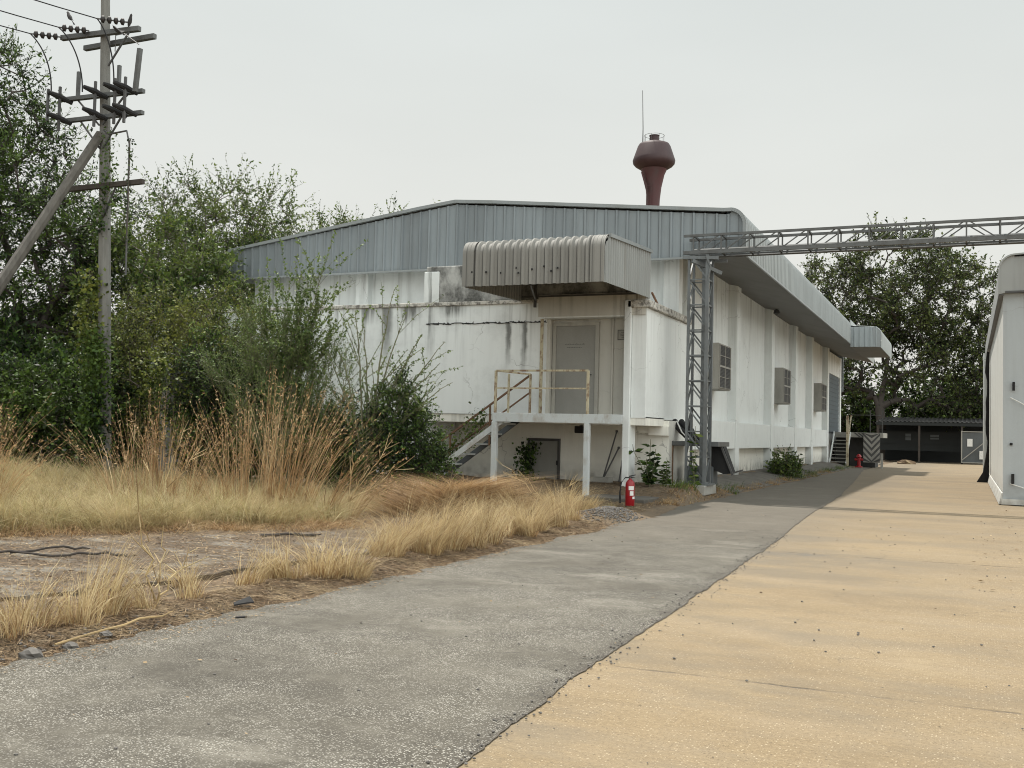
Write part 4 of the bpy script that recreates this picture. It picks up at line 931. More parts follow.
# ------------------------------------------------------------------ vegetation
def unit(v): return v/np.maximum(np.linalg.norm(v, axis=-1, keepdims=True), 1e-9)
def leaf_quads(P, D, size, ratio, rg, jit=.35):
    """rhombic leaves at P pointing along D"""
    n = len(P); s_ = size*(1+jit*rg.standard_normal(n)).clip(.4, 1.8)[:, None]
    D = unit(D); Nn = unit(rg.standard_normal((n, 3))+np.array([0, 0, .8])); Sd = unit(np.cross(D, Nn))
    U = unit(np.cross(Sd, D))
    a = P; b = P+D*s_*.45+Sd*s_*ratio*.5+U*s_*.06; c = P+D*s_; d = P+D*s_*.45-Sd*s_*ratio*.5+U*s_*.06
    V = np.stack([a, b, c, d], 1).reshape(-1, 3); Fq = np.arange(4*n).reshape(n, 4)
    return V, Fq
def seg_tubes(A, B, ra, rb, k=3):
    """many k-sided tapered sticks at once"""
    n = len(A); D = unit(B-A); ref = np.tile([.3, .2, .93], (n, 1)); X_ = unit(np.cross(D, ref)); Y_ = np.cross(D, X_)
    ra = np.broadcast_to(np.asarray(ra, float).reshape(-1, 1), (n, 1)); rb = np.broadcast_to(np.asarray(rb, float).reshape(-1, 1), (n, 1))
    V = []
    for P, r in ((A, ra), (B, rb)):
        for j in range(k):
            an = 2*math.pi*j/k; V.append(P+(X_*math.cos(an)+Y_*math.sin(an))*r)
    V = np.stack(V, 1).reshape(-1, 3); base = (np.arange(n)*2*k)[:, None]
    Fq = np.concatenate([base+np.array([[j, (j+1) % k, (j+1) % k+k, j+k]]) for j in range(k)], 0)
    return V, Fq
def joinvf(L):
    V = []; Fq = []; o = 0
    for v, f in L: V.append(v); Fq.append(f+o); o += len(v)
    return np.concatenate(V), np.concatenate(Fq)

def make_tree(name, label, cat, base, blobs, n_cl, leafmat_, bark, seed, trunk=None, tr=.2, twigs=7, twl=.6, lpt=9, ls=.09, ratio=.45, upb=.3, spread=.9, twig_r=.006, group=None, shell=.45, stems=1, minz=None, minr=.012):
    rg = np.random.default_rng(seed); base = np.array(base, float)
    t = thing(name, label, cat, tuple(base), group)
    B_ = np.array([b[:6] for b in blobs], float); wts = B_[:, 3]*B_[:, 4]*B_[:, 5]; wts = wts**.8/np.sum(wts**.8)
    ci = rg.choice(len(B_), n_cl, p=wts); dirs = unit(rg.standard_normal((n_cl, 3))); rad = rg.random(n_cl)**(1/3)
    rad = np.where(rg.random(n_cl) < shell, .85+.2*rg.random(n_cl), rad)
    CC = B_[ci, :3]+dirs*rad[:, None]*B_[ci, 3:6]
    if minz is not None: CC[:, 2] = np.maximum(CC[:, 2], minz+rg.random(n_cl)*.3)
    # skeleton: trunk points, then every clump joins the nearest existing node
    nodes = []; par = []
    for s_ in range(stems):
        tp = trunk if trunk else [(0, 0, 0), (0, 0, 1.)]
        off = np.array([rg.normal(0, .12), rg.normal(0, .12), 0]) if stems > 1 else np.zeros(3)
        prev = -1
        for q in tp:
            nodes.append(base+np.array(q, float)*np.array([1, 1, 1])+off*(1+q[2]*1.3)); par.append(prev); prev = len(nodes)-1
    start = len(nodes); top = np.mean([nodes[i] for i in range(start)], 0)
    order = np.argsort(np.linalg.norm(CC-top, axis=1))
    ends_ = []
    for i in order:
        c0 = CC[i]; NA = np.array(nodes); hd = np.linalg.norm(NA[:, :2]-c0[:2], axis=1); d = np.linalg.norm(NA-c0, axis=1)+.9*np.maximum(0, NA[:, 2]-c0[2]+.45*hd); j = int(np.argmin(d)); L_ = np.linalg.norm(NA[j]-c0)
        nseg = max(1, min(4, int(L_/.7)+1)); prev = j; a = NA[j]
        for k in range(1, nseg+1):
            u = k/nseg; p = a+(c0-a)*u+(rg.standard_normal(3)*.07*L_*(u < 1)); p = p+np.array([0, 0, .10*L_*math.sin(math.pi*u)])
            nodes.append(p); par.append(prev); prev = len(nodes)-1
        ends_.append(prev)
    NA = np.array(nodes); par = np.array(par); acc = np.zeros(len(NA))
    kids = np.bincount(par[par >= 0], minlength=len(NA)); acc[kids == 0] = 1.
    for i in range(len(NA)-1, -1, -1):
        if par[i] >= 0: acc[par[i]] += acc[i]
    rr = np.maximum(minr, tr*np.sqrt(acc/acc.max())**1.05)
    idx = np.where(par >= 0)[0]
    big = idx[rr[idx] > .04]; small = idx[rr[idx] <= .04]
    parts = []
    if len(big): parts.append(seg_tubes(NA[par[big]], NA[big]+unit(NA[big]-NA[par[big]])*.01, rr[par[big]].clip(None, rr[big]*1.5), rr[big], 7))
    if len(small): parts.append(seg_tubes(NA[par[small]], NA[small], np.minimum(rr[par[small]], rr[small]*1.4), rr[small], 4))
    V, Fq = joinvf(parts); mesh_obj('trunk', V, Fq, bark, t, smooth=True, sharp=60)
    # twigs and leaves
    E_ = NA[np.array(ends_)]; n = len(E_)*twigs; S0 = np.repeat(E_, twigs, 0)
    out = unit(S0-np.repeat(B_[ci[order], :3], twigs, 0)+rg.standard_normal((n, 3))*.01)
    D = unit(out*.7+rg.standard_normal((n, 3))*spread+np.array([0, 0, upb])); Lt = twl*(.5+rg.random(n))[:, None]
    mid = S0+D*Lt*.5; D2 = unit(D+rg.standard_normal((n, 3))*.25+np.array([0, 0, .1])); tip = mid+D2*Lt*.5
    V, Fq = joinvf([seg_tubes(S0, mid, twig_r*1.4, twig_r, 3), seg_tubes(mid, tip, twig_r, twig_r*.5, 3)])
    mesh_obj('twigs', V, Fq, bark, t)
    u = np.tile((np.arange(lpt)+.6)/lpt, n)+rg.random(n*lpt)*.1; s2 = np.repeat(S0, lpt, 0); m2 = np.repeat(mid, lpt, 0); t2 = np.repeat(tip, lpt, 0)
    P = np.where((u < .5)[:, None], s2+(m2-s2)*(u*2)[:, None], m2+(t2-m2)*((u-.5)*2)[:, None])
    LD = unit(np.repeat(D2, lpt, 0)*.6+rg.standard_normal((n*lpt, 3))*.8+np.array([0, 0, -.1]))
    V, Fq = leaf_quads(P, LD, ls, ratio, rg); mesh_obj('crown', V, Fq, leafmat_, t)
    return t

BG = 'trees and bushes beyond the grass'
# big dense trees at the left edge
make_tree('broadleaf_tree', 'tall dense dark green tree behind the utility pole at the far left', 'tree', (-26.5, 22.8, .3),
          [(-27.9, 22.3, 11.2, 1.5, 1.5, 2.1), (-29.2, 21.6, 9.0, 2.4, 2.2, 3.0), (-26.9, 23.0, 9.2, 1.5, 1.8, 1.6), (-27.5, 22.5, 6.4, 3.2, 2.6, 2.0), (-25.0, 23.6, 7.3, 1.5, 1.6, 1.6), (-25.2, 23.6, 5.0, 1.6, 1.6, 1.2)],
          400, 'leaf_d', 'barkd', 11, trunk=[(0, 0, 0), (.1, .1, 1.6), (-.1, 0, 3.2), (-.2, .1, 5)], tr=.26, twigs=10, twl=.9, lpt=16, ls=.12, ratio=.38)
make_tree('broadleaf_tree', 'dark shady tree low behind the pole brace at the left edge', 'tree', (-27.8, 19.5, .3),
          [(-28.0, 20.3, 3.0, 2.4, 2.2, 2.0), (-26.3, 21.5, 2.2, 2.4, 1.8, 1.8), (-24.2, 20.8, 2.0, 1.9, 1.6, 1.6), (-28.5, 19.4, 1.6, 2.4, 2, 1.5), (-22.6, 20.3, 1.8, 1.4, 1.2, 1.3)],
          600, 'leaf_d', 'barkd', 12, trunk=[(0, 0, 0), (.2, .1, 1.2), (.3, .3, 2.2)], tr=.2, twigs=11, twl=.6, lpt=13, ls=.13, ratio=.55, minz=.4)
make_tree('thin_tree', 'sparse twiggy tree rising above the bushes left of the grey gable', 'tree', (-25.2, 30.3, .3),
          [(-25.9, 30.1, 9.0, 1.9, 1.6, 1.6), (-24.4, 30.6, 9.0, 1.8, 1.5, 1.2), (-27.4, 29.6, 7.8, 1.6, 1.6, 1.3), (-25.6, 30.0, 6.6, 3.0, 2.0, 1.6), (-23.5, 31, 7.4, 1.8, 1.4, 1.2)],
          230, 'leaf_m', 'bark', 13, trunk=[(0, 0, 0), (.1, .1, 2.2), (-.1, 0, 4.4), (-.1, 0, 5.4)], tr=.12, twigs=8, twl=1.15, lpt=22, ls=.10, ratio=.45, upb=.6, spread=.7, twig_r=.006, shell=.25)
make_tree('thin_tree', 'low twiggy treetop showing over the left slope of the gable roof', 'tree', (-23.8, 33.8, .3),
          [(-23.6, 33.8, 8.6, 2.0, 1.2, .95), (-21.4, 35.2, 8.9, 1.8, 1.2, .6), (-24.4, 33.3, 7.3, 2.2, 1.2, 1.2), (-19.2, 36.3, 8.9, 1.6, 1.2, .4)],
          120, 'leaf_m', 'bark', 14, trunk=[(0, 0, 0), (.1, .1, 3), (.4, .2, 5.6)], tr=.1, twigs=8, twl=.95, lpt=16, ls=.10, ratio=.45, upb=.9, spread=.6, twig_r=.007)
make_tree('broadleaf_tree', 'mid green tree filling the space between the pole and the gable end', 'tree', (-22.3, 24.8, .3),
          [(-22.8, 24.8, 6.3, 2.0, 1.8, 1.4), (-21.6, 25.0, 5.2, 1.4, 1.4, 1.4), (-24.2, 24.4, 5.4, 2.0, 1.8, 1.7), (-22.2, 24.4, 3.6, 3.0, 2.0, 1.8), (-20.4, 25.0, 2.8, 1.5, 1.3, 1.3), (-21.8, 24.0, 1.8, 3.0, 1.6, 1.2)],
          520, 'leaf_m', 'bark', 15, trunk=[(0, 0, 0), (.05, 0, 1.4), (0, .1, 3.2)], tr=.16, twigs=11, twl=.6, lpt=13, ls=.11, ratio=.5, minz=.5)
make_tree('leafy_bush', 'olive green vine tangled bush right of the utility pole', 'bush', (-17.9, 20.3, .35),
          [(-18.3, 20.2, 3.7, 1.4, 1.2, 1.2), (-17.3, 20.7, 4.0, 1.0, 1.0, .9), (-19.0, 19.9, 2.8, 1.2, 1.2, 1.2), (-17.4, 20.4, 2.2, 1.7, 1.3, 1.4), (-16.4, 20.9, 3.1, 1.0, 1.0, 1.2), (-18.0, 20.1, 1.2, 2.0, 1.2, .9)],
          420, 'leaf_o', 'bark', 16, trunk=[(0, 0, 0), (.05, 0, .6), (0, .1, 1.3)], tr=.06, twigs=10, twl=.45, lpt=13, ls=.07, ratio=.5, stems=3, twig_r=.004, minz=.45)
make_tree('leafy_bush', 'dark tangled bush at the foot of the utility pole', 'bush', (-20.5, 18.6, .35),
          [(-20.6, 18.6, 1.5, 1.3, 1.2, 1.1), (-19.2, 19.2, 1.4, 1.2, 1.0, 1.0), (-21.9, 18.0, 1.8, 1.3, 1.2, 1.3), (-23.4, 17.4, 1.5, 1.4, 1.2, 1.2)],
          330, 'leaf_d', 'barkd', 17, trunk=[(0, 0, 0), (.05, 0, .6)], tr=.05, twigs=10, twl=.45, lpt=12, ls=.09, ratio=.6, stems=3, minz=.4)
make_tree('feathery_bush', 'pale feathery acacia bush in front of the left part of the annex wall', 'bush', (-13.3, 18.4, .35),
          [(-13.5, 18.3, 3.2, .75, .7, .7), (-14.3, 18.1, 2.7, .7, .7, .8), (-12.8, 18.7, 2.4, .6, .7, .7), (-13.5, 18.4, 1.9, 1.0, .9, .9), (-13.2, 18.5, 1.0, 1.3, 1.0, .6)],
          210, 'leaf_p', 'thorn', 18, trunk=[(0, 0, 0), (.02, .02, .5), (-.05, .03, 1.1)], tr=.04, twigs=9, twl=.62, lpt=22, ls=.05, ratio=.28, upb=1.7, spread=.45, twig_r=.003, stems=4, minr=.005, minz=.45)
make_tree('dark_bush', 'dark green bush filling the foot of the feathery acacia', 'bush', (-15.0, 18.9, .35),
          [(-15.2, 18.9, 1.7, 1.3, 1.0, 1.3), (-14.2, 19.2, 1.3, 1.3, .9, 1.0), (-15.7, 19.0, 2.7, .9, .8, .9), (-13.0, 19.6, 1.2, 1.3, .8, .9), (-16.5, 19.3, 1.5, 1.0, .9, 1.1)],
          480, 'leaf_d', 'barkd', 19, trunk=[(0, 0, 0), (.05, 0, .5)], tr=.05, twigs=10, twl=.4, lpt=13, ls=.065, ratio=.5, stems=3, minz=.4)
make_tree('dark_bush', 'dark small leaved bush beside the foot of the steel stair', 'bush', (-10.9, 18.6, .2),
          [(-10.7, 18.5, 1.75, .45, .5, .85), (-10.45, 18.6, 1.2, .6, .6, .75), (-11.2, 18.3, 1.0, .9, .7, .75), (-12.0, 18.3, 1.0, .8, .6, .7), (-10.1, 18.7, .7, .45, .5, .45)],
          430, 'leaf_d', 'barkd', 20, trunk=[(0, 0, 0), (.03, 0, .3), (.05, .05, .6)], tr=.03, twigs=9, twl=.3, lpt=12, ls=.055, ratio=.5, stems=4, twig_r=.003, minz=.2, minr=.005)

# bare arching thorn bush
def thorny(name, label, base, tips, seed, bark, leaf, side=5, r0=.02, ls=.035, nl=26, droop=.12):
    rg = np.random.default_rng(seed); t = thing(name, label, 'bush', base); base = np.array(base)
    A = []; Bp = []; ra = []; rb = []; LP = []; LD = []
    for tp in tips:
        tp = np.array(tp, float); L_ = np.linalg.norm(tp-base); n = 14; pts = []
        ctrl = base+(tp-base)*np.array([.25, .25, .62])+rg.normal(0, .05, 3)
        for u in np.linspace(0, 1, n): pts.append((1-u)**2*base+2*u*(1-u)*ctrl+u*u*tp+rg.normal(0, .012, 3)*(u > 0))
        pts = np.array(pts); rads = r0*(1-np.linspace(0, 1, n)*.8)
        A += list(pts[:-1]); Bp += list(pts[1:]); ra += list(rads[:-1]); rb += list(rads[1:])
        subs = [(pts, 1)]
        for k in range(side):
            i = rg.integers(3, n-2); d = unit(pts[i+1]-pts[i]); sd_ = unit(d*1.1+rg.normal(0, .55, 3)+np.array([0, 0, .25])); l_ = L_*rg.uniform(.16, .38)
            q = np.array([pts[i]+sd_*l_*u+np.array([0, 0, -droop*u*u*l_])+rg.normal(0, .01, 3)*(u > 0) for u in np.linspace(0, 1, 6)])
            A += list(q[:-1]); Bp += list(q[1:]); ra += list(rads[i]*.6*np.linspace(1, .45, 5)); rb += list(rads[i]*.6*np.linspace(.9, .35, 5)); subs.append((q, 0))
        for q, m in subs:
            k = nl if m else nl//2
            for _ in range(k):
                u = rg.uniform(.2, 1)*(len(q)-1.01); i = int(u); p = q[i]+(q[i+1]-q[i])*(u-i); LP.append(p); LD.append(rg.normal(0, 1, 3)+unit(q[i+1]-q[i])*.6)
    V, Fq = seg_tubes(np.array(A), np.array(Bp), np.array(ra), np.array(rb), 5); mesh_obj('branches', V, Fq, bark, t, smooth=True, sharp=80)
    V, Fq = leaf_quads(np.array(LP), np.array(LD), ls, .55, rg); mesh_obj('leaves', V, Fq, leaf, t)
    return t
rg = np.random.default_rng(5)
tips = [(-10.75, 18.3, 4.4), (-10.2, 18.5, 3.5), (-9.75, 18.7, 3.35), (-9.8, 18.6, 2.9), (-10.3, 18.4, 3.1), (-11.3, 18.0, 3.7), (-11.8, 17.9, 3.2), (-12.2, 18.0, 2.6), (-10.9, 18.2, 3.0), (-10.0, 18.7, 2.4), (-11.0, 18.0, 2.5), (-12.4, 18.2, 3.3), (-9.6, 18.7, 2.5), (-10.5, 18.4, 3.9), (-11.5, 18.0, 4.0), (-10.4, 18.5, 2.6)]
thorny('thorn_bush', 'almost bare thorny bush with arching stems against the white annex wall', (-11.2, 18.1, .25), tips, 3, 'thorn', 'leaf_p', side=7, r0=.03, nl=70, ls=.045)
tips = [(-13.3+rg.uniform(-1.5, 1.4), 18.3+rg.uniform(-.3, .3), 4.3+rg.uniform(-.6, .9)) for _ in range(22)]
thorny('feathery_bush', 'tall fine stemmed shrub standing among the pale acacia twigs', (-13.4, 18.2, .35), tips, 4, 'thorn', 'leaf_p', side=9, nl=110, ls=.06, r0=.02)

# climbers on the pole and stair
def climber(label, path, rad, n, ls, mat_, seed, group=None):
    rg = np.random.default_rng(seed); path = np.array(path, float); t = thing('climber', label, 'vine', tuple(path[0]))
    u = rg.random(n)*(len(path)-1.001); i = u.astype(int); P = path[i]+(path[i+1]-path[i])*(u-i)[:, None]+rg.normal(0, 1, (n, 3))*rad
    V, Fq = leaf_quads(P, rg.normal(0, 1, (n, 3)), ls, .7, rg); mesh_obj('leaves', V, Fq, mat_, t)
    MB().tube([tuple(p+rg.normal(0, rad*.5, 3)) for p in np.repeat(path, 3, 0)], .008, 5).build('stem', 'bark', t)
    return t
climber('leafy climber wrapped round the middle of the utility pole', [(-18.45, 17.75, 4.9), (-18.5, 17.75, 4.2), (-18.5, 17.8, 3.4)], .17, 900, .085, 'leaf_o', 31)
climber('dense dark climber smothering the lower part of the utility pole', [(-18.3, 17.75, 3.5), (-18.2, 17.75, 2.4), (-18.2, 17.7, 1.4), (-18.15, 17.7, .5)], .17, 4200, .085, 'leaf_d', 37)
climber('dark dry climber hanging from the pole by the lowest cross arm', [(-18.15, 17.8, 8.3), (-18.1, 17.75, 7.2), (-18.3, 17.75, 6.4), (-18.35, 17.75, 5.9)], .10, 520, .07, 'leaf_d', 32)
climber('thin climber trailing on the earth pipe of the pole', [(-17.52, 17.8, 8.0), (-17.5, 17.8, 7.3), (-17.52, 17.8, 5.6)], .05, 130, .06, 'leaf_d', 33)
climber('leafy climber growing on the rusty stair rail', [(-12.6, 23.5, .6), (-12.0, 23.5, 1.0), (-11.5, 23.5, 1.5), (-11.15, 23.5, 2.0)], .14, 420, .085, 'leaf_m', 34)
climber('dark climber growing beside the lower grey door', [(-10.6, 25.3, 1.2), (-10.7, 25.2, .8), (-10.6, 25.0, .3), (-10.2, 24.8, .15)], .13, 900, .085, 'leaf_d', 35)

climber('brown vine curtain hanging over the standing concrete slab', [(-17.3, 18.35, 3.1), (-16.9, 18.35, 2.6), (-16.3, 18.4, 2.9), (-16.2, 18.4, 1.9), (-16.4, 18.4, 1.2)], .22, 1500, .07, 'leaf_o', 36)
# broad leaved seedling by the column
def broadplant(label, base, h, n_st, seed, ls=.16, mat_='leaf_d'):
    rg = np.random.default_rng(seed); t = thing('broadleaf_plant', label, 'plant', base); base = np.array(base)
    A = []; Bp = []; LP = []; LD = []
    for k in range(n_st):
        a = 2*math.pi*k/n_st+rg.uniform(-.4, .4); d = np.array([math.cos(a), math.sin(a), 0])*rg.uniform(.1, .5)*(k > 0); hh = h*(1 if k == 0 else rg.uniform(.45, .9)); q = [base+d*u*hh+np.array([0, 0, hh*u])+rg.normal(0, .008, 3) for u in np.linspace(0, 1, 8)]
        A += q[:-1]; Bp += q[1:]
        for u in np.linspace(.15, 1, int(9*hh/h)+2):
            i = min(6, int(u*7)); p = q[i]
            for _ in range(3): b = rg.uniform(0, 2*math.pi); LP.append(p); LD.append(np.array([math.cos(b), math.sin(b), rg.uniform(-.3, .4)]))
    V, Fq = seg_tubes(np.array(A), np.array(Bp), .009, .006, 5); mesh_obj('stems', V, Fq, 'thorn', t)
    V, Fq = leaf_quads(np.array(LP), np.array(LD), ls, .42, rg); mesh_obj('leaves', V, Fq, mat_, t)
broadplant('dark broad leaved young plant against the cream wall right of the white column', (-7.0, 24.2, .3), 1.15, 9, 41, .17)
MB_ = None
broadplant('leafy green stem growing up through the lattice tower foot', (-6.15, 25.2, .3), 1.5, 3, 42, .13, 'leaf_m')
broadplant('low dark plant under the service rack left of the tower', (-6.9, 25.35, .3), .7, 6, 43, .12)
make_tree('green_weed_bush', 'small bright green weed bush at the far kerb before the warehouse wall', 'bush', (-6.35, 40.0, .0),
          [(-6.4, 40.0, .55, .5, .7, .45), (-6.35, 41.2, .3, .4, .7, .25)], 70, 'leaf_m', 'bark', 44, trunk=[(0, 0, 0), (0, 0, .2)], tr=.02, twigs=7, twl=.3, lpt=9, ls=.09, ratio=.5, minz=.05, minr=.006)

# trees at the far end
make_tree('rain_tree', 'big spreading tree with gaps in its olive crown behind the dark shed', 'tree', (-6.3, 86.5, 0),
          [(-5.6, 89, 14.0, 5.5, 4.5, 4.6), (-9.8, 89, 12.8, 4.4, 4, 3.6), (-1.6, 90, 12.6, 4.8, 4, 3.8), (-12.2, 89, 10.2, 3.2, 3, 2.5), (.6, 90, 9.6, 4, 3.5, 3.2), (-6, 88, 9.4, 5.5, 3.5, 2.5), (-11, 88, 6.6, 3.6, 2.8, 2.2), (-1.5, 88, 6.2, 4.6, 2.6, 2.4), (2.2, 89, 6.5, 3.2, 2.6, 2.6)],
          720, 'leaf_f', 'barkd', 51, trunk=[(0, -.5, 0), (.1, -.4, 2.4), (-.1, 0, 4.2), (.2, .6, 6.4), (.5, 1.2, 8.6)], tr=.36, twigs=8, twl=1.25, lpt=14, ls=.20, ratio=.55, upb=.2, spread=1.0, twig_r=.02, shell=.5, minr=.03)
for i, (x, y, s_, lb) in enumerate(((-12.5, 95, 1.0, 'green trees far behind the loading dock'), (2.5, 97, 1.2, 'dark green tree behind the mesh gate leaf'), (-4, 99, 1.0, 'dark tree directly behind the low shed roof'))):
    make_tree('far_tree', lb, 'tree', (x, y, 0), [(x, y, 4.2*s_, 5, 2.5, 3.0*s_), (x+3, y, 3.0*s_, 3.5, 2.2, 2.2*s_), (x-3, y, 3*s_, 3.5, 2.2, 2.2*s_)], 200, 'leaf_d', 'barkd', 60+i, trunk=[(0, 0, 0), (0, 0, 2)], tr=.25, twigs=8, twl=1.2, lpt=9, ls=.3, ratio=.6, twig_r=.02, minz=.3)
# tree line closing the horizon on the left
for i, (x, y, s_, lb) in enumerate(((-44, 30, 1.0, 'shadowy tree in the gap at the far left edge behind the dark trees'), (-36, 33, 1.1, 'shadowy tree in the gap left of the pole behind the dark trees'), (-31, 38, 1.1, 'shadowy tree behind the mid green tree left of the gable'))):
    make_tree('far_tree', lb, 'tree', (x, y, .3), [(x, y, 2.9*s_, 4, 2.5, 2.4*s_), (x+2.5, y, 2.2*s_, 3, 2.2, 1.8*s_), (x-3, y, 3*s_, 3.5, 2.2, 2.2*s_)], 170, 'leaf_d', 'barkd', 70+i, trunk=[(0, 0, 0), (0, 0, 1.6)], tr=.2, twigs=8, twl=.9, lpt=9, ls=.22, ratio=.6, twig_r=.015, minz=.4)
tag(MB().prism([(-17.1, 18.6, .2), (-16.42, 18.75, .2), (-16.36, 18.75, 1.9), (-16.5, 18.75, 2.7), (-16.95, 18.62, 2.95), (-17.08, 18.6, 2.0)], (0, .12, 0)).build('concrete_slab', 'pole', bevel=.02), 'grey concrete panel standing half hidden in the olive bush', 'panel')

# ------------------------------------------------------------------ grass, litter, rubble
def blades(x, y, h, lean, az, width, rg, curve=.5, z=None, segs=3):
    """curved tapering ribbons; lean = sideways reach / height, az = direction it bends to"""
    n = len(x); zz = gh(x, y) if z is None else z
    base = np.stack([x, y, zz-.01], 1); dirv = np.stack([np.cos(az), np.sin(az), 0*az], 1); fa = rg.random(n)*math.pi
    side = np.stack([np.cos(fa), np.sin(fa), 0*fa], 1)*(width/2)[:, None]
    V = []; us = np.linspace(0, 1, segs+1)
    for u in us:
        out = (lean*h*(u**(1+curve)))[:, None]; up_ = (h*(u-.0)*(1-.35*np.minimum(lean, 1.6)*u*u*curve*1.2))[:, None]
        c = base+dirv*out+np.array([0, 0, 1.])*up_; w = 1-u*.85
        V += [c-side*w, c+side*w]
    V = np.stack(V, 1).reshape(-1, 3); k = 2*(segs+1); b = (np.arange(n)*k)[:, None]
    Fq = np.concatenate([b+np.array([[2*j, 2*j+1, 2*j+3, 2*j+2]]) for j in range(segs)], 0)
    return V, Fq
def clumps(centres, n_each, rad, h0, rg, lean=(.2, .9), wind=(0.6, 0), width=(.004, .007), hvar=.3, curve=.8, comb=1.3):
    X_, Y_, H_, Ln, Az, Wd = [], [], [], [], [], []
    for (cx, cy, sc) in centres:
        n = int(n_each*sc*sc); r = rad*sc*np.sqrt(rg.random(n)); a = rg.random(n)*2*math.pi
        X_.append(cx+r*np.cos(a)); Y_.append(cy+r*np.sin(a)); edge = r/(rad*sc)
        H_.append(h0*sc*(1+hvar*rg.standard_normal(n)).clip(.35, 1.6)*(1-.35*edge)); Ln.append(rg.uniform(*lean, n)*(.35+.8*edge)*rg.uniform(.6, 1.5))
        ca = rg.random()*2*math.pi; cw = comb*rg.random()
        dx = np.cos(a)*edge+wind[0]+.45*rg.standard_normal(n)+cw*math.cos(ca); dy = np.sin(a)*edge+wind[1]+.45*rg.standard_normal(n)+cw*math.sin(ca); Az.append(np.arctan2(dy, dx)); Wd.append(rg.uniform(*width, n))
    return blades(*[np.concatenate(q) for q in (X_, Y_, H_, Ln, Az, Wd)], rg, curve)
rg = np.random.default_rng(77)
def inpoly(x, y, P):
    c = np.zeros(len(x), bool); n = len(P)
    for i in range(n):
        x1, y1 = P[i]; x2, y2 = P[(i+1) % n]; m_ = ((y1 > y) != (y2 > y)) & (x < (x2-x1)*(y-y1)/(y2-y1+1e-12)+x1); c ^= m_
    return c
def scatter(P, n, rg):
    P = np.array(P); lo, hi = P.min(0), P.max(0); out = np.zeros((0, 2))
    while len(out) < n:
        q = lo+(hi-lo)*rg.random((n, 2)); out = np.concatenate([out, q[inpoly(q[:, 0], q[:, 1], P)]])
    return out[:n]
# pale verge tufts along the drive
edge = [(-5.75, 4.7, .6), (-5.95, 5.15, .9), (-6.1, 5.45, 1), (-5.95, 5.8, .9), (-6.15, 6.1, 1.05), (-6.05, 6.45, 1.0), (-6.15, 7.1, .8),
 (-6.2, 8.1, 1.1), (-6.1, 8.55, 1.2), (-6.0, 8.95, 1.25), (-5.95, 9.3, 1.1), (-6.35, 8.5, 1.0), (-6.5, 7.5, .7),
        (-6.15, 10.55, 1.2), (-6.3, 10.9, 1.35), (-6.05, 11.3, 1.3), (-6.4, 11.4, 1.3), (-6.1, 11.8, 1.35), (-6.0, 12.3, 1.25), (-6.35, 12.2, 1.2), (-5.95, 12.8, 1.3), (-6.3, 12.9, 1.2),
        (-6.6, 13.4, 1.2), (-6.1, 13.5, 1.25), (-6.0, 14.1, 1.3), (-6.4, 14.3, 1.3), (-6.1, 14.8, 1.25), (-6.55, 15.0, 1.3), (-6.1, 15.6, 1.2), (-6.45, 15.9, 1.2), (-6.8, 16.5, 1.2), (-6.3, 16.8, 1.2), (-6.55, 17.6, 1.2), (-6.9, 18.2, 1.2), (-6.5, 18.6, 1.0), (-7.3, 18.9, 1.1), (-6.9, 19.5, 1.0)]
edge = [(a+rg.normal(0, .05), b+rg.normal(0, .06), c*rg.uniform(.7, 1.15)) for a, b, c in edge]
edge += [(a-.3+rg.normal(0, .2), b+rg.normal(0, .22), c*rg.uniform(.35, .7)) for a, b, c in edge if rg.random() < .55]
V, Fq = clumps(edge, 210, .16, .46, rg, lean=(.25, 1.25), wind=(.3, .15), width=(.004, .010), hvar=.48, comb=1.6)
tag(mesh_obj('verge_grass', V, Fq, 'straw'), 'pale dry grass tufts along the edge of the grey drive', 'grass', kind='stuff')
V, Fq = clumps([(a+.02, b, c) for a, b, c in edge], 170, .16, .2, rg, lean=(.3, 1.3), wind=(.2, .1), width=(.003, .006), hvar=.4)
tag(mesh_obj('tuft_base_grass', V, Fq, 'strawr'), 'brown dead blades at the foot of the drive edge tufts', 'grass', kind='stuff')
# pale green-yellow belt before the bushes
belt = [(-12.0, 8.6), (-11.2, 10.2), (-10.3, 11.6), (-9.5, 12.6), (-9.0, 13.6), (-9.5, 15.0), (-10.4, 17.4), (-12.5, 18.6), (-15.5, 18.6), (-21, 17), (-24, 14), (-21, 9), (-15, 7.0)]
q = scatter(belt, 1500, rg); q = np.concatenate([q, scatter([(-12.0, 8.4), (-11.2, 10.2), (-10.3, 11.6), (-9.5, 12.6), (-9.0, 13.6), (-9.6, 15.0), (-10.8, 14.6), (-12, 12.5), (-13.2, 9.2)], 560, rg)])
V, Fq = clumps([(a, b, s_) for (a, b), s_ in zip(q, rg.uniform(.4, 1.45, len(q)))], 34, .2, .42, rg, lean=(.4, 2.4), wind=(.1, -.1), width=(.006, .013), hvar=.5, comb=2.2)
tag(mesh_obj('meadow_grass', V, Fq, 'strawg'), 'pale yellow green dry grass belt in front of the bushes', 'grass', kind='stuff')
def seedheads(V, rg, k=8, ls=.05):
    B_ = V.reshape(-1, k, 3); tip = B_[:, -2:].mean(1); pre = B_[:, -4:-2].mean(1); n = 9
    P = np.repeat(pre, n, 0)+(np.repeat(tip-pre, n, 0))*rg.uniform(.25, 1.05, (len(tip)*n, 1)); D = np.repeat(unit(tip-pre), n, 0)+rg.normal(0, .5, (len(P), 3))
    return leaf_quads(P, D, ls, .28, rg)
q = scatter([(-12.2, 7.6), (-11.0, 9.6), (-9.9, 11.3), (-8.8, 12.4), (-8.3, 13.6), (-9.2, 14.4), (-10.6, 12.2), (-12.2, 9.6)], 260, rg)
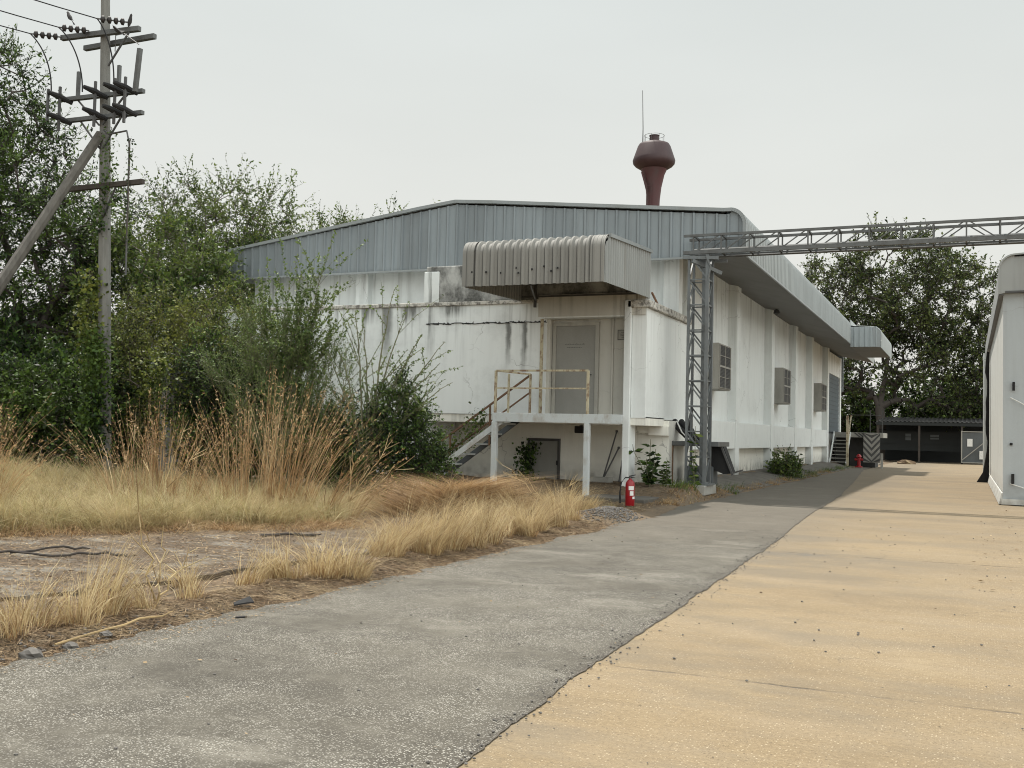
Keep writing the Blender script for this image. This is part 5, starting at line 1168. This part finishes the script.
V, Fq = clumps([(a, b, s_) for (a, b), s_ in zip(q, rg.uniform(.3, 1.2, len(q)))], 46, .28, .18, rg, lean=(1.2, 4.), wind=(0, 0), width=(.006, .012), hvar=.5)
tag(mesh_obj('matted_grass', V, Fq, 'strawr'), 'brown matted dead grass along the front of the pale grass belt', 'grass', kind='stuff')
# tall red brown reeds: a few leaning bundles per clump, short tangled blades at their feet
def reedclump(label, cs, h, seed):
    rg_ = np.random.default_rng(seed); L_ = []
    for (x, y, sc, az, ln) in cs:
        n = int(52*sc); r_ = .13*sc*np.sqrt(rg_.random(n)); a = rg_.random(n)*2*math.pi
        V, Fq = blades(x+r_*np.cos(a), y+r_*np.sin(a), h*sc*rg_.uniform(.55, 1.12, n), np.abs(ln+.18*rg_.standard_normal(n)), az+.45*rg_.standard_normal(n), rg_.uniform(.006, .013, n), rg_, .35)
        L_.append((V, Fq)); B_ = V.reshape(n, 8, 3)[: int(n*.6)]
        L_.append(seedheads(B_.reshape(-1, 3), rg_, ls=.045))
    V, Fq = clumps([(x, y, sc*.8) for (x, y, sc, _, _) in cs], 75, .3, .75, rg_, lean=(.5, 2.2), width=(.005, .01), hvar=.5, curve=.9); L_.append((V, Fq))
    V, Fq = joinvf(L_); tag(mesh_obj('reed_clump', V, Fq, 'strawr'), label, 'reeds')
reedclump('tall red brown reed clump right of the utility pole foot', [(-13.3, 13.5, .95, 2.9, .75), (-13.1, 13.7, 1.05, 2.6, .45), (-12.8, 13.8, 1.1, 2.2, .2), (-12.5, 13.9, 1.0, .4, .2), (-12.2, 14.1, .95, .2, .4), (-12.9, 14.2, .9, 2.9, .35), (-11.8, 14.2, .6, .5, .5)], 1.75, 81)
reedclump('largest tangled brown reed clump rising in front of the acacia bush', [(-10.9, 13.6, 1.0, 2.8, .5), (-10.6, 13.5, 1.15, 2.2, .2), (-10.35, 13.7, 1.25, 1.2, .12), (-10.1, 13.8, 1.1, .3, .25), (-9.8, 14.0, .95, .2, .5), (-9.5, 14.2, .8, .1, .7), (-10.5, 14.2, 1.1, 2.9, .3), (-11.3, 13.6, .7, 2.8, .7), (-9.2, 14.5, .6, .2, .8), (-10.2, 14.3, 1.15, .6, .2)], 1.85, 82)
reedclump('pale brown reed clump cut by the left edge of the photo', [(-15.0, 11.4, 1.0, 2.8, .5), (-14.6, 11.2, 1.15, 2.4, .2), (-14.2, 11.0, 1.2, .6, .2), (-13.8, 11.1, 1.1, .3, .3), (-13.5, 11.3, .9, .2, .6), (-14.8, 10.8, 1.1, 2.6, .3), (-14.3, 11.6, 1.2, .4, .25), (-15.3, 11.2, 1.1, 2.9, .4)], 1.45, 83)
# combed heap of fallen reeds
n = 4200; a = rg.random(n)*2*math.pi; r = np.sqrt(rg.random(n)); x = -8.1+1.35*r*np.cos(a); y = 16.15+.85*r*np.sin(a)
V, Fq = blades(x, y, .38*(1-.6*r)*(.6+.8*rg.random(n))+.05, rg.uniform(1.8, 4.2, n), rg.normal(.1, .95, n), rg.uniform(.006, .016, n), rg, .35)
n = 1500; x = -8.6+.8*rg.standard_normal(n)*.6; y = 15.9+.4*rg.standard_normal(n)
V2, F2 = blades(x, y, .25+.2*rg.random(n), rg.uniform(1.5, 4, n), rg.normal(3.3, .35, n), rg.uniform(.005, .01, n), rg, .2)
V, Fq = joinvf([(V, Fq), (V2, F2)])
tag(mesh_obj('fallen_reeds', V, Fq, 'strawr'), 'combed heap of fallen brown reeds in front of the steel landing', 'reed heap')
# low straggly grass between heap and annex, weeds along the warehouse foot
q = scatter([(-9.2, 17.2), (-7.0, 17.0), (-6.5, 20.0), (-7.2, 21.6), (-9.5, 21.8), (-12, 20)], 150, rg)
V, Fq = clumps([(a, b, s_) for (a, b), s_ in zip(q, rg.uniform(.4, 1., len(q)))], 60, .2, .25, rg, lean=(.4, 1.4))
tag(mesh_obj('straggly_grass', V, Fq, 'strawg'), 'thin dry grass on the ground before the steel landing', 'grass', kind='stuff')
q = np.stack([rg.normal(-6.3, .2, 90), rg.uniform(24.0, 31, 90)], 1); q2 = np.stack([rg.normal(-6.08, .12, 150), rg.uniform(38, 60, 150)], 1); q = np.concatenate([q, q2])
V, Fq = clumps([(a, b, s_) for (a, b), s_ in zip(q, rg.uniform(.3, 1.1, len(q)))], 22, .22, .22, rg, lean=(.3, 1.6), width=(.012, .02), hvar=.5)
tag(mesh_obj('kerb_weeds', V, Fq, 'leaf_m'), 'green weeds along the edge of the drive by the warehouse', 'weeds', kind='stuff')
q = np.stack([rg.normal(-6.05, .10, 170), rg.uniform(21.5, 50, 170)], 1)
V, Fq = clumps([(a, b, s_) for (a, b), s_ in zip(q, rg.uniform(.4, 1.2, len(q)))], 45, .22, .12, rg, lean=(.5, 1.8), width=(.008, .015), hvar=.5)
tag(mesh_obj('kerb_straw', V, Fq, 'strawr'), 'orange brown dead grass edging the drive by the warehouse', 'grass', kind='stuff')
# litter: flakes and straw bits lying on soil and slab
def lying(q, s0, s1, ratio, rg, zoff=.006, zfun=gh, tilt=.25):
    n = len(q); P = np.stack([q[:, 0], q[:, 1], (zfun(q[:, 0], q[:, 1]) if zfun else 0*q[:, 0])+zoff], 1); a = rg.random(n)*2*math.pi
    D = np.stack([np.cos(a), np.sin(a), rg.normal(0, tilt*.5, n)], 1); Sd = np.stack([-np.sin(a), np.cos(a), rg.normal(0, tilt, n)], 1); s_ = rg.uniform(s0, s1, n)[:, None]
    V = np.stack([P-D*s_*.5, P+Sd*s_*ratio*.5, P+D*s_*.5, P-Sd*s_*ratio*.5], 1).reshape(-1, 3); V[:, 2] += .004
    return V, np.arange(4*n).reshape(n, 4)
def topz(x, y): return np.maximum(gh(x, y), np.where(inpoly(x, y, sl2), .097, -1))
soil = [(-5.45, 4.0), (-5.55, 6), (-5.6, 10), (-5.6, 14), (-5.6, 17), (-6.1, 21.5), (-8.5, 22), (-10.5, 18), (-11.5, 12), (-13.5, 8), (-13, 4)]
V1 = lying(scatter(soil, 60000, rg), .012, .05, .4, rg, zfun=topz)
band = [(-5.42, 4.2), (-5.42, 8), (-5.5, 14), (-5.5, 17), (-6.0, 17), (-6.1, 10), (-6.3, 4.2)]
V2 = lying(scatter(band, 16000, rg), .01, .04, .35, rg, zfun=topz)
V3 = lying(np.concatenate([scatter(soil, 26000, rg), scatter(band, 16000, rg)]), .05, .2, .035, rg, .014, topz)
V4 = lying(scatter([(-5.75, 16.5), (-6.15, 26), (-7.0, 27), (-9.6, 24.6), (-9.0, 20), (-7, 17)], 9000, rg), .015, .07, .35, rg, zfun=topz)
V5 = lying(scatter([(-5.75, 16.5), (-6.15, 26), (-7.0, 27), (-9.6, 24.6), (-9.0, 20), (-7, 17)], 3000, rg), .06, .25, .04, rg, .014, topz)
V, Fq = joinvf([V1, V2, V3, V4, V5])
tag(mesh_obj('leaf_litter', V, Fq, 'litter'), 'brown dead leaves and straw bits strewn on the soil strip', 'leaf litter', kind='stuff')
V, Fq = joinvf([lying(scatter([(-5.5, 3.8), (-5.2, 5), (-5.25, 9), (-5.25, 16), (-5.6, 18)], 2600, rg), .008, .04, .3, rg, .012, None), lying(scatter([(-5, 3), (3, 3), (3, 45), (-5, 45)], 420, rg), .012, .045, .5, rg, .014, None), lying(scatter([(.0, 12), (1.5, 12), (.75, 29), (.3, 29)], 120, rg), .02, .08, .5, rg, .014, None)])
tag(mesh_obj('scattered_leaves', V, Fq, 'litter'), 'small dead leaves blown over the concrete yard', 'leaf litter', kind='stuff')
# stones
def rock(c, r, seed, flat=.7):
    rr_ = random.Random(seed); n1_, n2_ = 9, 6
    vs = [(c[0], c[1], c[2]+r*flat)]; fs = []
    for i in range(1, n2_):
        th = math.pi*i/n2_
        for j in range(n1_):
            ph = 2*math.pi*(j+.5*(i % 2))/n1_; k = r*rr_.uniform(.72, 1.15); vs.append((c[0]+k*math.sin(th)*math.cos(ph)*1.25, c[1]+k*math.sin(th)*math.sin(ph), c[2]+k*flat*math.cos(th)))
    vs.append((c[0], c[1], c[2]-r*flat))
    for j in range(n1_):
        fs.append((0, 1+j, 1+(j+1) % n1_)); e = 1+(n2_-2)*n1_; fs.append((len(vs)-1, e+(j+1) % n1_, e+j))
    for i in range(n2_-2):
        for j in range(n1_): a = 1+i*n1_+j; b = 1+i*n1_+(j+1) % n1_; fs.append((a, a+n1_, b+n1_, b))
    return vs, fs
for (x, y, r, lb) in ((-5.62, 5.02, .075, 'largest grey stone at the left end of the verge tufts'), (-5.62, 5.35, .055, 'small grey stone right behind the largest verge stone'), (-5.7, 5.75, .05, 'angular pale stone among the litter below the nearest tufts')):
    v, f = rock((x, y, float(gh(x, y))+r*.35), r, int(x*100)); tag(mesh_obj('stone', v, f, 'stone'), lb, 'stone')
mb = MB()
for i in range(900):
    x, y = random.gauss(-6.0, .22), random.gauss(18.2, .5); r = random.uniform(.006, .026); v, f = rock((x, y, float(gh(x, y))+r*.3), r, i+500, .9); mb.add(v, f)
for i in range(160):
    x, y = random.uniform(-5.9, -5.55), random.uniform(4.6, 7.4); r = random.uniform(.006, .02); v, f = rock((x, y, float(gh(x, y))+r*.3), r, i+2500); mb.add(v, f)
tag(mb.build('rubble', 'stone'), 'grey gravel and rubble at the drive edge near the fire extinguisher', 'rubble', kind='stuff')
mb = MB()
for i in range(420):
    y = random.uniform(3.4, 17); x = seam_x(y)+random.gauss(0, .07); r = random.uniform(.003, .009); v, f = rock((x, y, .008+r*.4), r, i+4000); mb.add(v, f)
for i in range(260):
    x, y = random.uniform(-5, 3), random.uniform(3.4, 22); r = random.uniform(.003, .010); v, f = rock((x, y, .006+r*.4), r, i+5000); mb.add(v, f)
tag(mb.build('grit', 'stone'), 'loose grit and small pebbles along the seam of the two pavings', 'grit', kind='stuff')
# dead branches and sticks
def stick(pts, r, label, m='barkd'):
    q = []; rr_ = random.Random(len(label))
    for a, b in zip(pts[:-1], pts[1:]):
        for k in range(4): q.append(tuple(a[i]+(b[i]-a[i])*k/4+rr_.uniform(-.025, .025)*(1 if i < 2 else .6) for i in range(3)))
    pts = q+[pts[-1]]
    tag(MB().tube(pts, [r]*(len(pts)-1)+[r*.4], 6).build('dead_branch', m, smooth=True), label, 'branch')
stick([(-9.6, 7.6, .13), (-9.2, 7.9, .16), (-8.75, 8.05, .14), (-8.35, 8.4, .17), (-8.1, 8.45, .13)], .013, 'dark dead branch lying on the old slab near the left edge')
stick([(-9.2, 7.9, .15), (-8.9, 8.3, .2), (-8.8, 8.6, .16)], .012, 'short dark side branch on the old slab')
stick([(-8.5, 11.2, .11), (-8.2, 11.4, .13), (-7.9, 11.7, .12)], .02, 'small dark dead branch on the far part of the old slab')
stick([(-5.5, 5.1, .06), (-5.6, 5.8, .09), (-5.75, 6.5, .07)], .008, 'pale straw cane lying in the litter below the nearest tufts', 'straw')
stick([(-10.9, 6.9, .13), (-10.0, 7.2, .16), (-9.4, 7.0, .13)], .014, 'thin pale stick on the slab at the left photo edge', 'straw')
tag(MB().prism([(-5.37, 6.80, .008), (-5.31, 6.86, .008), (-5.30, 6.83, .008), (-5.33, 6.80, .008), (-5.35, 6.76, .008)], (0, 0, .01)).build('rubber_scrap', 'black'), 'small black scrap on the edge of the drive', 'scrap')
tag(MB().prism([(-5.72, 7.2, .03), (-5.66, 7.34, .07), (-5.60, 7.32, .03), (-5.63, 7.24, .03), (-5.68, 7.16, .02)], (0, 0, .012)).build('rubber_scrap', 'black'), 'curled black scrap in the litter beyond the nearest tufts', 'scrap')
# bare dead shrubs in the grass
def deadshrub(base, tips, seed, label, m='straw'):
    rg_ = np.random.default_rng(seed); t = thing('dead_shrub', label, 'shrub', base); base = np.array(base); A = []; Bp = []; ra = []
    for tp in tips:
        tp = np.array(tp); q = [base+(tp-base)*u+rg_.normal(0, .02, 3)*(u > 0) for u in np.linspace(0, 1, 8)]; A += q[:-1]; Bp += q[1:]; ra += list(np.linspace(.011, .004, 7))
        for _ in range(5):
            i = rg_.integers(2, 7); d = unit(q[i+1 if i < 7 else 7]-q[i-1]+rg_.normal(0, .12, 3)); e_ = q[i]+d*rg_.uniform(.12, .35); A.append(q[i]); Bp.append(e_); ra.append(.005)
    V, Fq = seg_tubes(np.array(A), np.array(Bp), np.array(ra), np.array(ra)*.7, 4); mesh_obj('stems', V, Fq, m, t)
deadshrub((-9.2, 14.4, .35), [(-8.55, 14.6, 1.35), (-8.2, 14.8, 1.1), (-9.1, 14.3, 1.2), (-8.9, 14.5, .95)], 1, 'bleached bare dead shrub right of the largest reed clump')
deadshrub((-11.3, 12.3, .3), [(-11.0, 12.6, 1.6), (-11.7, 12.2, 1.5), (-10.8, 12.7, 1.25)], 2, 'bare dead shrub between the two tall reed clumps')
deadshrub((-6.15, 6.75, .05), [(-6.3, 6.6, .95), (-6.0, 7.0, .5), (-6.25, 6.9, .6)], 3, 'thin dry stalk rising from the nearest verge tufts')
deadshrub((-7.3, 18.3, .2), [(-8.2, 17.9, 1.05), (-7.8, 18.1, .8), (-6.9, 18.6, .6)], 4, 'dry bent stalk standing before the lower grey door')
v, f = rock((-3.9, 76.5, .05), .55, 9, .45); tag(mesh_obj('dirt_heap', v, f, 'litter'), 'small orange brown dirt heap before the dark shed', 'heap')
